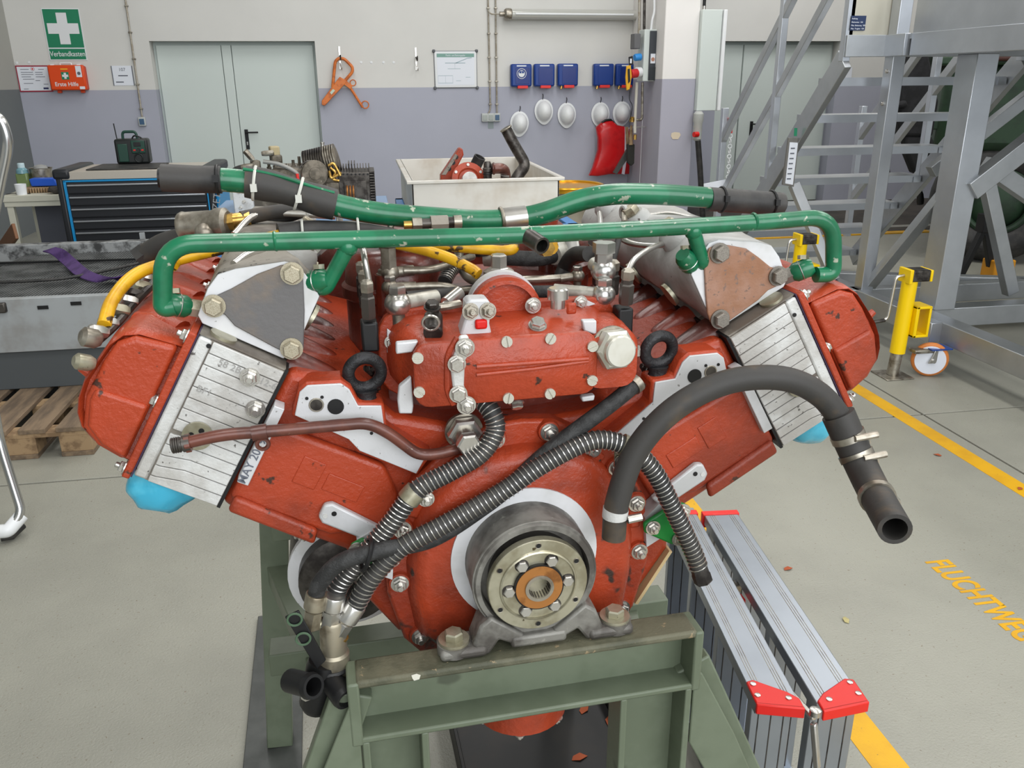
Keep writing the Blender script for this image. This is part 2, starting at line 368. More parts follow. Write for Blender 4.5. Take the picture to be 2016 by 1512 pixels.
# ================================================================ things on the back wall
SIGNG = mat('sign_green', (26, 124, 88), .45); SIGNW = mat('sign_white', (222, 224, 226), .45)
ORANGE = mat('first_aid_orange', (222, 72, 14), .4); PAPER = mat('paper', (222, 226, 234), .6); INK = mat('grey_ink', (96, 100, 110), .7)
BLUEBOX = mat('blue_box_plastic', (22, 58, 134), .35); BLUEIN = mat('blue_box_window', (14, 42, 118), .2); REDCLIP = mat('red_clip', (226, 52, 46), .4)
HELM = mat('white_helmet_plastic', (226, 228, 229), .35)
def wall_thing(name, label, cat, px, py, group=None):
    p = WP(px, py, WY-.001); t = thing(name, label, cat, Matrix.Translation(p), group); t['_o'] = 0; del t['_o']; return t, p
def wpoly(pts, p, y=0): return [Vector((WP(a, b, WY-.001)-p).to_tuple()) + Vector((0, -y, 0)) for a, b in pts]
def wrect(m, p, x0, y0, x1, y1, t, y=0):                # pixel box on the wall -> plate t thick, y proud of the wall
    a, b = WP(x0, (y0+y1)/2, WY-.001)-p, WP(x1, (y0+y1)/2, WY-.001)-p
    z1, z0 = (WP((x0+x1)/2, y0, WY-.001)-p).z, (WP((x0+x1)/2, y1, WY-.001)-p).z
    return m.bb((a.x, -y-t, z0), (b.x, -y, z1))
def cross(m, x, z, R, r, y):
    q = [(-r, R), (r, R), (r, r), (R, r), (R, -r), (r, -r), (r, -R), (-r, -R), (-r, -r), (-R, -r), (-R, r), (-r, r)]
    return m.prism([(x+a, y, z+b) for a, b in q], (0, -.0015, 0))
FR_ = Vector((0, -1, 0))
# rescue sign
t, p = wall_thing('first_aid_sign', 'green sign with white cross reading Verbandkasten above the orange kit', 'sign', 127, 68)
W, H = .40, .545
MB().bb((-W/2, -.006, -H/2), (W/2, 0, H/2)).build('backing', SIGNW, t)
MB().bb((-W/2+.01, -.008, -H/2+.135), (W/2-.01, -.006, H/2-.01)).build('green_field', SIGNG, t)
MB().bb((-W/2+.01, -.008, -H/2+.01), (W/2-.01, -.006, -H/2+.122)).build('caption_field', SIGNG, t)
cross(MB(), 0, .062, .165, .055, -.008).build('white_cross', SIGNW, t)
text('lettering', 'Verbandkasten', SIGNW, t, Matrix.Translation((0, -.0085, -H/2+.066)) @ WALLTXT, .078, bold=.0004, xs=.80)
# kit
t, p = wall_thing('first_aid_kit', 'orange first aid case with white cross reading Erste Hilfe', 'first aid kit', 139, 153)
W, H = .385, .27
MB().bb((-W/2, -.13, -H/2), (W/2, -.075, H/2)).build('lid', ORANGE, t, bevel=.015)
MB().bb((-W/2+.01, -.075, -H/2-.0), (W/2-.005, 0, H/2-.01)).build('body', mat('first_aid_orange_dark', (196, 52, 14), .45), t, bevel=.015)
m = MB(); m.tube(fillet([(-.06, -.09, H/2), (-.06, -.09, H/2+.02), (.06, -.09, H/2+.02), (.06, -.09, H/2)], .012), .008, 8); m.build('carry_handle', WHITEPL, t)
for x in (-.14, .14): MB().bb((x-.02, -.12, H/2-.01), (x+.02, -.07, H/2+.012)).build('latch', WHITEPL, t, bevel=.003)
for x in (-.13, .12): MB().bb((x-.02, -.06, -H/2-.03), (x+.02, -.01, -H/2)).build('foot', ORANGE, t, bevel=.004)
MB().bb((-.055, -.132, -.02), (.025, -.13, .06)).build('green_square', SIGNG, t)
cross(MB(), -.015, .02, .032, .012, -.132).build('white_cross', SIGNW, t)
text('lettering', 'Erste Hilfe', SIGNW, t, Matrix.Translation((-.015, -.131, -.072)) @ WALLTXT, .062, bold=.0008, xs=.95)
MB().bb((-.055, -.132, .085), (.02, -.13, .098)).build('yellow_tag', mat('yellow_label', (236, 176, 40), .5), t)
m = MB().bb((.105, -.132, .005), (.165, -.13, .125)); m.build('white_label', PAPER, t); MB().lathe([(.018, 0), (.018, .001)], (.135, -.132, .045), (0, -1, 0)).build('printed_seal', INK, t)
MB().bb((.12, -.132, -.125), (.175, -.13, -.095)).build('white_label', PAPER, t)
# certificate
t, p = wall_thing('framed_certificate', 'red framed certificate with small red cross beside the left wall', 'certificate', 68, 155)
fr = mat('dark_red_frame', (150, 34, 56), .5); W, H = .355, .285
MB().bb((-W/2, -.008, -H/2), (W/2, 0, H/2)).build('frame', fr, t)
MB().bb((-W/2+.012, -.0095, -H/2+.014), (W/2-.018, -.008, H/2-.014)).build('sheet', PAPER, t)
MB().lathe([(.021, 0), (.021, .001)], (.0, -.0095, .105), (0, -1, 0)).build('emblem_ring', fr, t); MB().lathe([(.018, 0), (.018, .001)], (.0, -.0102, .105), (0, -1, 0)).build('emblem_disc', PAPER, t)
cross(MB(), 0, .105, .011, .004, -.0112).build('emblem_cross', REDCLIP, t)
for k, (a, b, z) in enumerate(((-.13, -.04, .1), (.06, .12, .1), (-.13, .0, .068), (.02, .1, .068), (-.13, .0, .045), (.02, .1, .045), (-.13, -.03, .02), (.02, .12, .02), (-.12, 0, -.005), (.01, .06, -.02), (-.12, -.02, -.05), (.09, .14, -.06), (-.13, -.08, -.11))):
    MB().bb((a, -.0102, z-.003), (b, -.0095, z+.003)).build('text_line', INK, t)
MB().bb((.08, -.0102, -.115), (.135, -.0095, -.095)).build('stamp', mat('navy_ink', (40, 44, 90), .6), t)
# room sheet
t, p = wall_thing('room_sheet', 'white paper sheet numbered 107 in a clear holder', 'notice', 242, 149)
W, H = .215, .215
MB().bb((-W/2, -.004, -H/2), (W/2, 0, H/2)).build('sheet', PAPER, t); MB().bb((-W/2-.008, -.008, -H/2), (-W/2, 0, H/2)).build('holder_edge', INK, t); MB().bb((W/2, -.008, -H/2), (W/2+.008, 0, H/2)).build('holder_edge', INK, t)
text('number', '107', INK, t, Matrix.Translation((0, -.0045, .065)) @ WALLTXT, .05); 
for a, b, z in ((-.05, .055, 0), (-.085, 0, -.07)): MB().bb((a, -.0045, z-.006), (b, -.004, z+.006)).build('text_line', INK, t)
# conduits with clips and switch
GALV = mat('galvanised_conduit', (168, 162, 150), .45, .4, (150, 140, 124), 20)
def conduit(label, pts, clips, r=.010, y=.02, group='surface conduits on the back wall'):
    p = WP(*pts[-1], WY-.001); t = thing('conduit', label, 'conduit', Matrix.Translation(p), group)
    P = [WP(a, b, WY-.001)-p + Vector((0, -y, 0)) for a, b in pts]
    MB().tube(fillet(P, .05), r, 10).build('pipe', GALV, t)
    for c in clips:
        z = (WP(pts[-1][0], c, WY)-p).z; x = None
        for a, b in zip(P, P[1:]):
            if min(a.z, b.z) <= z <= max(a.z, b.z): x = a.lerp(b, (z-a.z)/(b.z-a.z))
        if x: MB().bb((x.x-r*2, -y-r*1.6, x.z-r*.8), (x.x+r*2, 0, x.z+r*.8)).build('clip', STEELDULL, t, bevel=.003)
    return t
conduit('thin grey conduit running down left of the closed double door', [(245, -20), (281, 232)], (12, 64, 116, 166, 214))
conduit('left conduit of the pair above the triple socket', [(960, -20), (965, 215), (961, 224)], (16, 66, 113, 160, 205))
conduit('right conduit of the pair feeding the wall lamp', [(975, -20), (978, 224)], (16, 66, 113, 160, 205))
def switch(label, px, py, n, blue):
    t, p = wall_thing('wall_switch', label, 'switch', px, py, 'surface switches on the back wall'); w = .078
    for k in range(n):
        x = (k-(n-1)/2)*w
        MB().bb((x-w/2, -.045, -.05), (x+w/2, 0, .05)).build('housing', mat('switch_grey', (186, 190, 188), .5), t, bevel=.006)
        MB().bb((x-w/2+.012, -.052, -.034), (x+w/2-.012, -.045, .03)).build('rocker', mat('switch_blue', (62, 92, 122), .4) if k in blue else mat('switch_lid', (160, 166, 162), .5), t, bevel=.003)
    return t
switch('single light switch with blue rocker left of the double door', 281, 239, 1, (0,))
ts = switch('triple socket and switch block below two conduits', 966, 231, 3, (2,))
MB().bb((-.035, -.003, -.135), (.035, 0, -.055)).build('label_sheet', mat('faded_label', (132, 142, 144), .6), ts)
# whiteboard
t, p = wall_thing('whiteboard', 'small white framed board with a printed green-headed plan', 'board', 897, 137)
W, H = .52, .42
MB().bb((-W/2-.006, -.014, -H/2-.006), (W/2+.006, 0, H/2+.006)).build('frame_edge', mat('frame_outline_grey', (120, 122, 126), .5), t, bevel=.012); MB().bb((-W/2, -.02, -H/2), (W/2, 0, H/2)).build('frame', SIGNW, t, bevel=.012)  # grey outline plate set behind the white frame
MB().bb((-W/2+.03, -.0225, -H/2+.03), (W/2-.03, -.02, H/2-.025)).build('plan_sheet', PAPER, t)
MB().bb((-W/2+.03, -.0235, H/2-.068), (W/2-.03, -.0225, H/2-.026)).build('plan_header', mat('sage_header', (122, 160, 150), .6), t)
text('plan_title', 'Flucht- und Rettungsplan', PAPER, t, Matrix.Translation((0, -.0238, H/2-.047)) @ WALLTXT, .03, xs=.8)
for sx in (-1, 1):
    for sz in (-1, 1): MB().bb((sx*(W/2+.003)-.018, -.026, sz*(H/2+.003)-.018), (sx*(W/2+.003)+.018, .0, sz*(H/2+.003)+.018)).build('corner_cap', mat('grey_corner', (92, 94, 98), .5), t, bevel=.01)
pl = mat('plan_line', (140, 164, 172), .7)
for a, b in (((-.13, .075), (.12, .075)), ((0, .075), (.15, .13)), ((.15, .13), (.2, .135)), ((-.01, .075), (-.01, .01)), ((-.22, -.07), (-.04, -.07)), ((-.22, -.155), (-.04, -.155)), ((-.22, -.07), (-.22, -.155)), ((-.13, -.07), (-.13, -.155)), ((-.04, -.07), (-.04, -.155)), ((-.1, .01), (.06, .01)), ((.0, -.13), (.06, -.13)), ((.12, -.09), (.18, -.09))):
    MB().bar((a[0], -.0228, a[1]), (b[0], -.0228, b[1]), .001, .007 if b[0]-a[0] > .2 or b[1] > .12 else .004).build('plan_line', pl, t)
# hook rails
def hook(label, px, py):
    t, p = wall_thing('hook_rail', label, 'hook', px, py, 'steel hooks on the back wall')
    MB().bb((-.012, -.006, -.13), (.012, 0, .13)).build('rail', STEEL, t, bevel=.002)
    m = MB(); m.tube(spline([(0, -.006, .02), (0, -.05, .01), (.01, -.09, -.02), (.01, -.11, .03)]), .008, 8); m.build('hook', STEELDARK, t)
    m = MB(); m.tube(spline([(0, -.006, -.06), (.005, -.03, -.1), (.015, -.05, -.13), (.015, -.06, -.11)]), .007, 8); m.build('hook', STEEL, t); return t
hook('steel hook rail carrying the orange lifting clamp', 669, 114); hook('empty steel hook rail between the clamp and the whiteboard', 819, 116)
for k, (x, y) in enumerate(((711, 123), (731, 123), (755, 123), (775, 123), (33, 124), (57, 123))):
    MB().lathe([(.016, 0), (.012, .004)], WP(x, y, WY), FR_, 12).build('filler_spot', SIGNW, bpy.data.objects['wall_back'])
# orange lifting clamp
ORG = mat('orange_lifting_paint', (212, 116, 48), .42, 0, (186, 96, 40), 14)
t, p = wall_thing('lifting_clamp', 'orange painted lifting clamp hanging from a wall hook', 'clamp', 680, 165)
def wp2(l, y): return wpoly(l, p, y)
MB().tube(fillet(wp2([(655, 172), (660, 122), (666, 115), (678, 116), (694, 132), (694, 142), (680, 158)], .06), .03), .018, 12).build('shackle', ORG, t)
MB().prism(wp2([(634, 198), (669, 151), (684, 160), (640, 208), (634, 206)], .03), (0, -.05, 0)).build('jaw_arm', ORG, t, bevel=.006)
MB().prism(wp2([(677, 166), (684, 160), (694, 170), (690, 176)], .03), (0, -.05, 0)).build('pivot_block', ORG, t, bevel=.004)
MB().tube(wp2([(690, 173), (714, 211)], .055), .016, 10).build('push_rod', ORG, t)
a = wp2([(719, 206)], .055)[0]; MB().torus(a, (0, -1, 0), .042, .007, 24, 8).build('pull_ring', ORG, t)
a = wp2([(695, 163)], .055)[0]; MB().torus(a, (0, -1, 0), .034, .006, 24, 8).build('pull_ring', ORG, t)
MB().prism(wp2([(650, 182), (656, 175), (660, 178), (653, 186)], .082), (0, -.002, 0)).build('label_patch', mat('pale_green_label', (190, 208, 190), .5), t)
# blue dispenser boxes
for k, (x0, x1, y0, y1, lab) in enumerate(((1004, 1044, 128, 169, 'blue wall box with white goggles-wearing head pictogram'), (1049, 1089, 127, 169, 'blue wall box second from left with plain dark window'), (1095, 1135, 127, 168, 'blue wall box third from left with red clip at bottom'), (1165, 1205, 127, 168, 'blue wall box fourth from left with pale scratched loop'), (1209, 1247, 127, 168, 'blue wall box partly behind the socket cabinet'))):
    t, p = wall_thing('dispenser_box', lab, 'wall box', (x0+x1)/2, (y0+y1)/2, 'blue protective-gear boxes in a row')
    W, H = .262, .265
    MB().bb((-W/2, -.10, -H/2), (W/2, 0, H/2)).build('body', BLUEBOX, t, bevel=.02)
    MB().bb((-W/2+.055, -.103, -H/2+.03), (W/2-.03, -.098, H/2-.045)).build('window', BLUEIN if k != 3 else BLUEBOX, t, bevel=.002)
    MB().bb((-.06, -.103, H/2-.03), (.06, -.099, H/2-.015)).build('label_strip', PAPER, t)
    MB().bb((-.05, -.11, -H/2-.022), (.08, -.05, -H/2+.012)).build('clip', REDCLIP, t, bevel=.004)
    if k >= 2: MB().lathe([(.014, 0), (.014, .035), (.008, .05)], (-.085, -.08, -H/2-.035), (.2, 0, 1), 10).build('padlock', BRASS, t)
    if k == 0:
        c = (.0, -.104, .02); MB().torus(c, (0, -1, 0), .058, .0035, 32, 6).build('pictogram_ring', SIGNW, t)
        m = MB(); m.lathe([(.040, 0), (.040, .002)], c, (0, -1, 0), 24); m.build('pictogram_head', SIGNW, t)
        m = MB(); m.bb((-.03, -.1075, .024), (-.003, -.106, .045)); m.bb((.003, -.1075, .024), (.03, -.106, .045)); m.bb((-.04, -.1075, .046), (.04, -.106, .052)); m.build('pictogram_goggles', BLUEBOX, t)
    if k == 3: MB().torus((.02, -.1, .02), (0, -1, 0), .05, .002, 24, 5).build('scratched_loop', INK, t)
# safety helmets
def helmet(label, px, py, rot=0):
    t, p = wall_thing('safety_helmet', label, 'helmet', px, py, 'white safety helmets on hooks')
    t.matrix_world = Matrix.Translation(p) @ Matrix.Rotation(math.radians(rot), 4, 'Y')
    m = MB(); rings = []
    for k in range(9):
        a = k/8*math.pi/2; rr = math.cos(a) if k < 8 else .02; y = -.02-.15*math.sin(a)
        rings.append([Vector((.098*rr*math.cos(2*math.pi*i/28), y, .125*rr*math.sin(2*math.pi*i/28)+.01)) for i in range(28)])
    m.loft(rings); m.build('shell', HELM, t, smooth=60)
    m = MB(); out = []; inn = []
    for i in range(32):
        a = 2*math.pi*i/32; z = math.sin(a); x = math.cos(a)
        ex = 1.0 if z > 0 else 1.0 + .16*(-z)**2
        out.append(Vector((.120*x*(1 if z > -.6 else 1-.25*(-z-.6)), -.012, .145*z*ex+.01))); inn.append(Vector((.094*x, -.012, .121*z+.01)))
    m.loft([out, [v+Vector((0, -.014, 0)) for v in out], [v+Vector((0, -.016, 0)) for v in inn], inn, out], cap=False); m.build('brim', HELM, t, smooth=50)
    m = MB(); m.torus((0, -.03, .01), (0, -1, 0), .1, .006, 28, 6); m.v = [(x, y, z*1.26-.0026) for x, y, z in m.v]; m.build('rain_channel', HELM, t)
    MB().tube(spline([(.0, -.002, .215), (.0, -.02, .19), (-.01, -.03, .15)]), .005, 6).build('hanging_strap', BLACK, t); return t
helmet('white safety helmet hanging lowest, leftmost above the steel tub', 1022, 244, 4); helmet('white safety helmet hanging highest, second from left', 1070, 220, -3); helmet('white safety helmet third from left in the row', 1115, 227)
helmet('white safety helmet partly covered by the red bag', 1181, 226, 2); helmet('white safety helmet rightmost beside the pipe valves', 1223, 224, 2)
# red bag
REDBAG = mat('red_vinyl', (196, 22, 26), .25, 0, (178, 16, 22), 5, bump=.4, bscale=9)
t, p = wall_thing('red_bag', 'shiny red vinyl bag with white stripe hanging below helmets', 'bag', 1200, 340); t.matrix_world = Matrix.Translation(WP(1200, 340, WY-.166))
out = [(1159, 345), (1166, 330), (1176, 295), (1176, 272), (1173, 252), (1184, 242), (1203, 238), (1212, 247), (1226, 250), (1236, 255), (1238, 300), (1236, 342), (1200, 342), (1175, 346)]
P0 = wpoly(out, p, .0); c = sum(P0, Vector())/len(P0); m = MB()
m.loft([P0, [q.lerp(c, .0)+Vector((0, -.05, 0)) for q in P0], [q.lerp(c, .05)+Vector((0, -.075, 0)) for q in P0], [q.lerp(c, .3)+Vector((0, -.088, 0)) for q in P0], [q.lerp(c, .8)+Vector((0, -.092, 0)) for q in P0]]); m.build('body', REDBAG, t, smooth=70)
MB().prism(wpoly([(1226, 251), (1233, 253), (1231, 300), (1225, 342), (1220, 341), (1225, 300)], p, .07), (0, -.026, 0)).build('white_stripe', mat('reflective_stripe', (206, 198, 210), .4), t)
MB().tube(wpoly([(1183, 243), (1190, 238), (1200, 237), (1206, 243)], p, .05), .014, 8).build('grip', BLACK, t); MB().tube([wpoly([(1195, 238)], p, .05)[0], wpoly([(1195, 238)], p, -.17)[0]], .006, 8).build('wall_hook', STEEL, t)
# wall lamp
LAMPG = mat('lamp_tube_acrylic', (186, 186, 180), .15, .1)
t, p = wall_thing('wall_lamp', 'unlit tubular fluorescent lamp mounted high on the back wall', 'lamp', 1130, 30)
a, b = WP(1003, 29, WY)-p, WP(1247, 31, WY)-p
MB().cyl((a.x, -.10, a.z), (b.x, -.10, b.z), .058, n=24).build('tube_cover', LAMPG, t)
MB().cyl((a.x+.05, -.158, a.z), (b.x-.05, -.158, b.z), .012, n=8).build('fluorescent_tube', WHITEPL, t)
MB().lathe([(.05, 0), (.066, .02), (.066, .08), (.058, .09)], (a.x-.08, -.10, a.z), (1, 0, 0), 20).build('end_cap', STEELDULL, t); MB().lathe([(.028, 0), (.028, .06)], (a.x-.14, -.10, a.z), (1, 0, 0), 12).build('gland', STEELDULL, t)
for x in (a.x+.4, b.x-.4): MB().bb((x-.02, -.06, a.z-.05), (x+.02, 0, a.z+.05)).build('bracket', STEELDULL, t)
MB().tube(fillet([(a.x-.14, -.10, a.z), (a.x-.24, -.06, a.z), (a.x-.27, -.03, a.z+.05)], .04), .008, 8).build('feed_cable', GALV, t)

# ================================================================ the engine
eng = thing('diesel_engine', 'red enamelled V6 diesel engine with green coolant pipes resting on grey-green stand', 'engine', EM)
C30, S30 = math.cos(math.radians(30)), .5
def BK(sg, t, s, y): return Vector((sg*(t*C30 - s*S30), y, t*S30 + s*C30))
FR = Vector((0, -1, 0))
def xz(pts, y): return [Vector((a, y, b)) for a, b in pts]
def mirror(half): return half + [(-a, b) for a, b in reversed(half)]
# crankcase
half = [(0, .185), (.10, .195), (.17, .215), (.215, .262), (.305, .291), (.358, .2), (.41, .111), (.394, .1), (.30, .044), (.245, .012), (.24, -.05), (.185, -.133), (.10, -.165), (0, -.17)]
case = MB().prism(xz(half + [(-a, b) for a, b in reversed(half[1:-1])], .062), (0, .58, 0)).build('crankcase', RED, eng, bevel=.012, seg=3)
for sg in (-1, 1):
    # raised arm casting with embossed pads and a rolled lower edge
    m = MB(); m.prism([BK(sg, t, s, .062) for t, s in ((.405, -.09), (.405, .03), (.24, .035), (.20, .0), (.20, -.055), (.26, -.09))], (0, -.016, 0)); m.build('arm_casting', RED, case, bevel=.0155, seg=4)
    m = MB(); m.prism([BK(sg, t, s, .05) for t, s in ((.40, -.105), (.40, -.08), (.28, -.085), (.275, -.108))], (0, -.012, 0)); m.build('arm_ledge', RED, case, bevel=.0118, seg=4)
    for (t0, t1, s0, s1) in ((.31, .342, -.035, .006), (.25, .302, -.03, -.004)):
        MB().prism([BK(sg, t, s, .047) for t, s in ((t0, s0), (t1, s0), (t1, s1), (t0, s1))], (0, -.0026, 0)).build('embossed_pad', RED, case, bevel=.0024, seg=3)
    for k in range(7):                                 # fluted ports along the valley side
        MB().tube(spline([BK(sg, .41, .088, .11+k*.078), BK(sg, .36, .092, .105+k*.078), Vector((sg*.25, .10+k*.078, .248)), Vector((sg*.19, .095+k*.078, .195))], 5), lambda t: .028-.012*t, 14).build('port_flute', REDDIRTYSHADE, case, smooth=60)
        if k < 4: nut(case, Vector((sg*.20, .085+k*.078, .245)), Vector((-sg, -.3, .5)), .017, STEELDARK)
    # lifting lug with machined face
    lug = [(.305, .238), (.292, .275), (.281, .282), (.239, .281), (.227, .271), (.218, .248), (.186, .2445), (.184, .21), (.125, .165), (.148, .135), (.224, .178), (.238, .198)]
    MB().prism(xz([(sg*a, b) for a, b in lug], .034), (0, .045, 0)).build('lifting_lug', RED, case, bevel=.004)
    face = [(.300, .240), (.291, .271), (.281, .279), (.239, .278), (.229, .269), (.2195, .2455), (.190, .2430), (.188, .213), (.133, .168), (.149, .140), (.222, .182), (.235, .200)]
    lf = MB().prism(xz([(sg*a, b) for a, b in face], .034), (0, -.0035, 0)).build('machined_lug_face', MACH, case, bevel=.001)
    for (a, b, r, mt) in ((.248, .2475, .0105, BLACK), (.272, .252, .0085, STEELDARK)):
        MB().lathe([(r, 0), (r, .001)], (sg*a, .0305, b), FR, 20).build('bore', mt, lf)
    MB().torus((sg*.272, .030, .252), FR, .0085, .0012, 20, 6).build('bore_rim', STEELDULL, lf)
    for (a, b) in ((.205, .206), (.175, .19), (.283, .262), (.264, .262), (.24, .215)): MB().lathe([(.0022, 0), (.0022, .001)], (sg*a, .0305, b), FR, 10).build('dowel_hole', BLACK, lf)
    # lower machined rib and joint strip
    MB().prism(xz([(sg*a, b) for a, b in ((.196, .058), (.263, .107), (.274, .106), (.283, .089), (.279, .079), (.215, .04))], .046), (0, -.012, 0)).build('machined_rib', MACH, case, bevel=.003)
    for (a, b, mt) in ((.262, .092, BLACK), (.274, .09, CAST)): MB().lathe([(.0035, 0), (.0035, .001)], (sg*a, .034, b), FR, 12).build('rib_hole', mt, case)
    st = MB().prism(xz([(sg*a, b) for a, b in ((.312, .248), (.324, .254), (.381, .153), (.368, .146))], .06), (0, -.026, 0)).build('joint_strip', MACH, case, bevel=.001)
    if sg < 0:
        d = (BK(sg, .41, .1, 0)-BK(sg, .41, -.1, 0)).normalized()
        R = Matrix((d, Vector((0, -1, 0)).cross(d), Vector((0, -1, 0)))).transposed().to_4x4()
        text('cast_lettering', 'MAY 20  96', INK, st, Matrix.Translation((-.357, .0338, .184)) @ R, .0155, bold=.0001)
    # lower white casting corner and green bracket with nuts
    MB().prism(xz([(sg*a, b) for a, b in ((.185, .03), (.215, .06), (.235, .05), (.225, .0), (.19, -.02))], .03), (0, .03, 0)).build('machined_corner', MACH, case)
    g = MB().prism(xz([(sg*a, b) for a, b in ((.176, .031), (.228, .061), (.244, .053), (.246, .0), (.236, -.012), (.222, -.010), (.178, .016))], .02), (0, -.008, 0)).build('green_bracket', GREENB, eng, bevel=.003)
    for a, b in ((.19, .024), (.236, .046), (.232, 0)): nut(g, (sg*a, .011, b), FR, .017, STEEL)
# cylinder blocks, heads and manifolds
BB = .62
for sg in (-1, 1):
    side = 'left' if sg < 0 else 'right'
    R4 = [BK(sg, t, s, 0) for t, s in ((.413, -.108), (.525, -.108), (.525, .100), (.413, .100))]
    blk = MB().prism([p+Vector((0, .056, 0)) for p in R4], (0, BB-.056, 0)).build('cylinder_block', CAST, eng, bevel=.004)
    MB().prism([BK(sg, t, s, .052) for t, s in ((.409, -.11), (.4135, -.11), (.4135, .102), (.409, .102))], (0, BB-.05, 0)).build('block_gasket', BLACK, blk)
    MB().prism([BK(sg, t, s, .054) for t, s in ((.413, .1), (.525, .1), (.525, .1025), (.413, .1025))], (0, .1, 0)).build('oily_ledge', CASTDARK, blk)
    n = 13; w = .207/n
    for k in range(n):                                  # cast ribs with open grooves between them
        s0 = -.107 + k*w; s1 = s0 + w - .0011; bow = .006 if k < 5 else 0
        m = MB(); m.prism([BK(sg, t, s, .056) for t, s in ((.414, s0), (.470, s0), (.500, s0-bow*(1 if k else 0)), (.506, s0-bow*(1 if k else 0)), (.506, s1-bow), (.500, s1-bow), (.470, s1), (.414, s1))], (0, -.007, 0)); m.build('rib', CAST, blk, bevel=.0008, seg=1)
        pass
    MB().prism([BK(sg, t, s, .056) for t, s in ((.5075, -.107), (.5245, -.107), (.5245, .099), (.5075, .099))], (0, -.0062, 0)).build('edge_band', CAST, blk, bevel=.003)
    MB().prism([BK(sg, t, s, .056) for t, s in ((.412, -.1075), (.51, -.1075), (.51, .0995), (.412, .0995))], (0, -.0035, 0)).build('rib_bed', CASTDARK, blk)
    c = EP(389, 857, .048) if sg < 0 else EP(1572, 756, .048)
    pd = MB().lathe([(.019, 0), (.019, .004)], c, FR, 28).build('core_plug', PASSIV, blk)
    for a, b in ((.006, .007), (-.007, .003), (-.002, -.009), (.009, -.004)): MB().lathe([(.0036, 0), (.0036, .0006)], c+Vector((a, -.004, b)), FR, 12).build('plug_hole', BLACK, pd)
    c2 = BK(sg, .498, .1025, .072); MB().lathe([(.017, 0), (.017, .004)], c2, BK(sg, 0, 1, 0), 24).build('core_plug', PASSIV, blk)
    MB().lathe([(.003, 0), (.003, .001)], EP(411, 681, .0485) if sg < 0 else EP(1564, 620, .0485), FR, 12).build('dowel_hole', BLACK, blk)
    if sg < 0:
        for q in ((492, 742), (503, 805)): nut(blk, EP(*q, .049), FR, .019, STEEL)
    MB().prism([BK(sg, t, s, .05) for t, s in ((.525, -.11), (.5268, -.11), (.5268, .102), (.525, .102))], (0, BB-.05, 0)).build('head_gasket', mat('violet_gasket_'+side, (58, 38, 66), .6), blk)
    # rocker cover: flange, swept body, two front panels
    hd = MB().prism([BK(sg, t, s, .047) for t, s in ((.527, -.113), (.537, -.113), (.537, .100), (.527, .100))], (0, BB-.047, 0)).build('rocker_cover', RED, eng, bevel=.002)
    prof = [(.535, -.098), (.560, -.094), (.585, -.088), (.605, -.076), (.616, -.060), (.622, -.040), (.624, -.015), (.620, .015), (.615, .045), (.605, .064), (.588, .074), (.535, .082)]
    cen = Vector((.575, 0))
    def ring(y, k): return [BK(sg, cen.x+(t-cen.x)*k if t > .54 else t, s*k if t > .54 else s*k, y) for t, s in prof]
    m = MB(); m.loft([ring(.066, .86), ring(.056, .93), ring(.060, .965), ring(.07, .99), ring(.09, 1.0), ring(.2, 1.0), ring(.23, 1.015), ring(.26, 1.0), ring(.38, 1.0), ring(.41, 1.015), ring(.44, 1.0), ring(BB-.03, 1.0), ring(BB-.008, .93)])
    m.build('cover_body', RED if sg > 0 else RED, hd, smooth=60)
    MB().prism([BK(sg, t, s, .066) for t, s in ((.541, -.094), (.578, -.087), (.602, -.070), (.613, -.030), (.611, .02), (.606, .050), (.590, .066), (.541, .075))], (0, -.015, 0)).build('front_panel', RED, hd, bevel=.012, seg=5)
    MB().prism([BK(sg, t, s, .056) for t, s in ((.543, -.088), (.574, -.081), (.597, -.064), (.607, -.030), (.606, -.014), (.543, -.010))], (0, -.0105, 0)).build('front_panel', RED, hd, bevel=.0095, seg=5)
    MB().tube([BK(sg, .612, -.012, .075), BK(sg, .633, -.006, .072)], lambda t: .008-.003*t, 8).build('casting_nub', RED, hd)
    for k in range(6 if sg < 0 else 0):                  # shallow flutes on the upper side
        MB().tube(spline([BK(sg, .545, .066, .12+k*.085), BK(sg, .572, .062, .135+k*.085), BK(sg, .60, .05, .15+k*.085)], 4), lambda t: .022-.006*t, 14).build('cover_flute', RED, hd, smooth=70)
    for s_ in (.090, -.004, -.104): nut(hd, BK(sg, .537, s_, .057), BK(sg, 1, 0, 0), .015, STEEL)
    for k in range(1, 5): nut(hd, BK(sg, .537, .092, .057+k*.13), BK(sg, 1, 0, 0), .015, STEEL)
    # manifold box on the upper side
    pm = [(.418, .1045), (.528, .1045), (.537, .112), (.540, .150), (.536, .172), (.520, .188), (.470, .224), (.455, .228), (.428, .214), (.412, .202), (.410, .150), (.413, .112)]
    cm_ = Vector((.475, .16))
    def mring(y, k, q=0):
        out = []
        for t, s in pm:
            a = math.atan2(s-.158, t-.470); ct, cs = .470+.072*math.cos(a), .158+.060*math.sin(a)
            out.append(BK(sg, (cm_.x+(t-cm_.x)*k)*(1-q)+ct*q, (cm_.y+(s-cm_.y)*k)*(1-q)+cs*q, y))
        return out
    mani = MB().loft([mring(.088, .985), mring(.091, 1.0), mring(.118, 1.0), mring(.15, .97, .6), mring(.18, .93, .9), mring(.25, .92, 1), mring(.29, .98, .7), mring(.33, .98, .7), mring(.37, .92, 1), mring(.46, .92, 1), mring(.5, .98, .7), mring(BB-.02, 1.0, .6), mring(BB, .95, .8)]).build('intake_manifold', CASTDARK if sg < 0 else CASTGREY, eng, smooth=55)
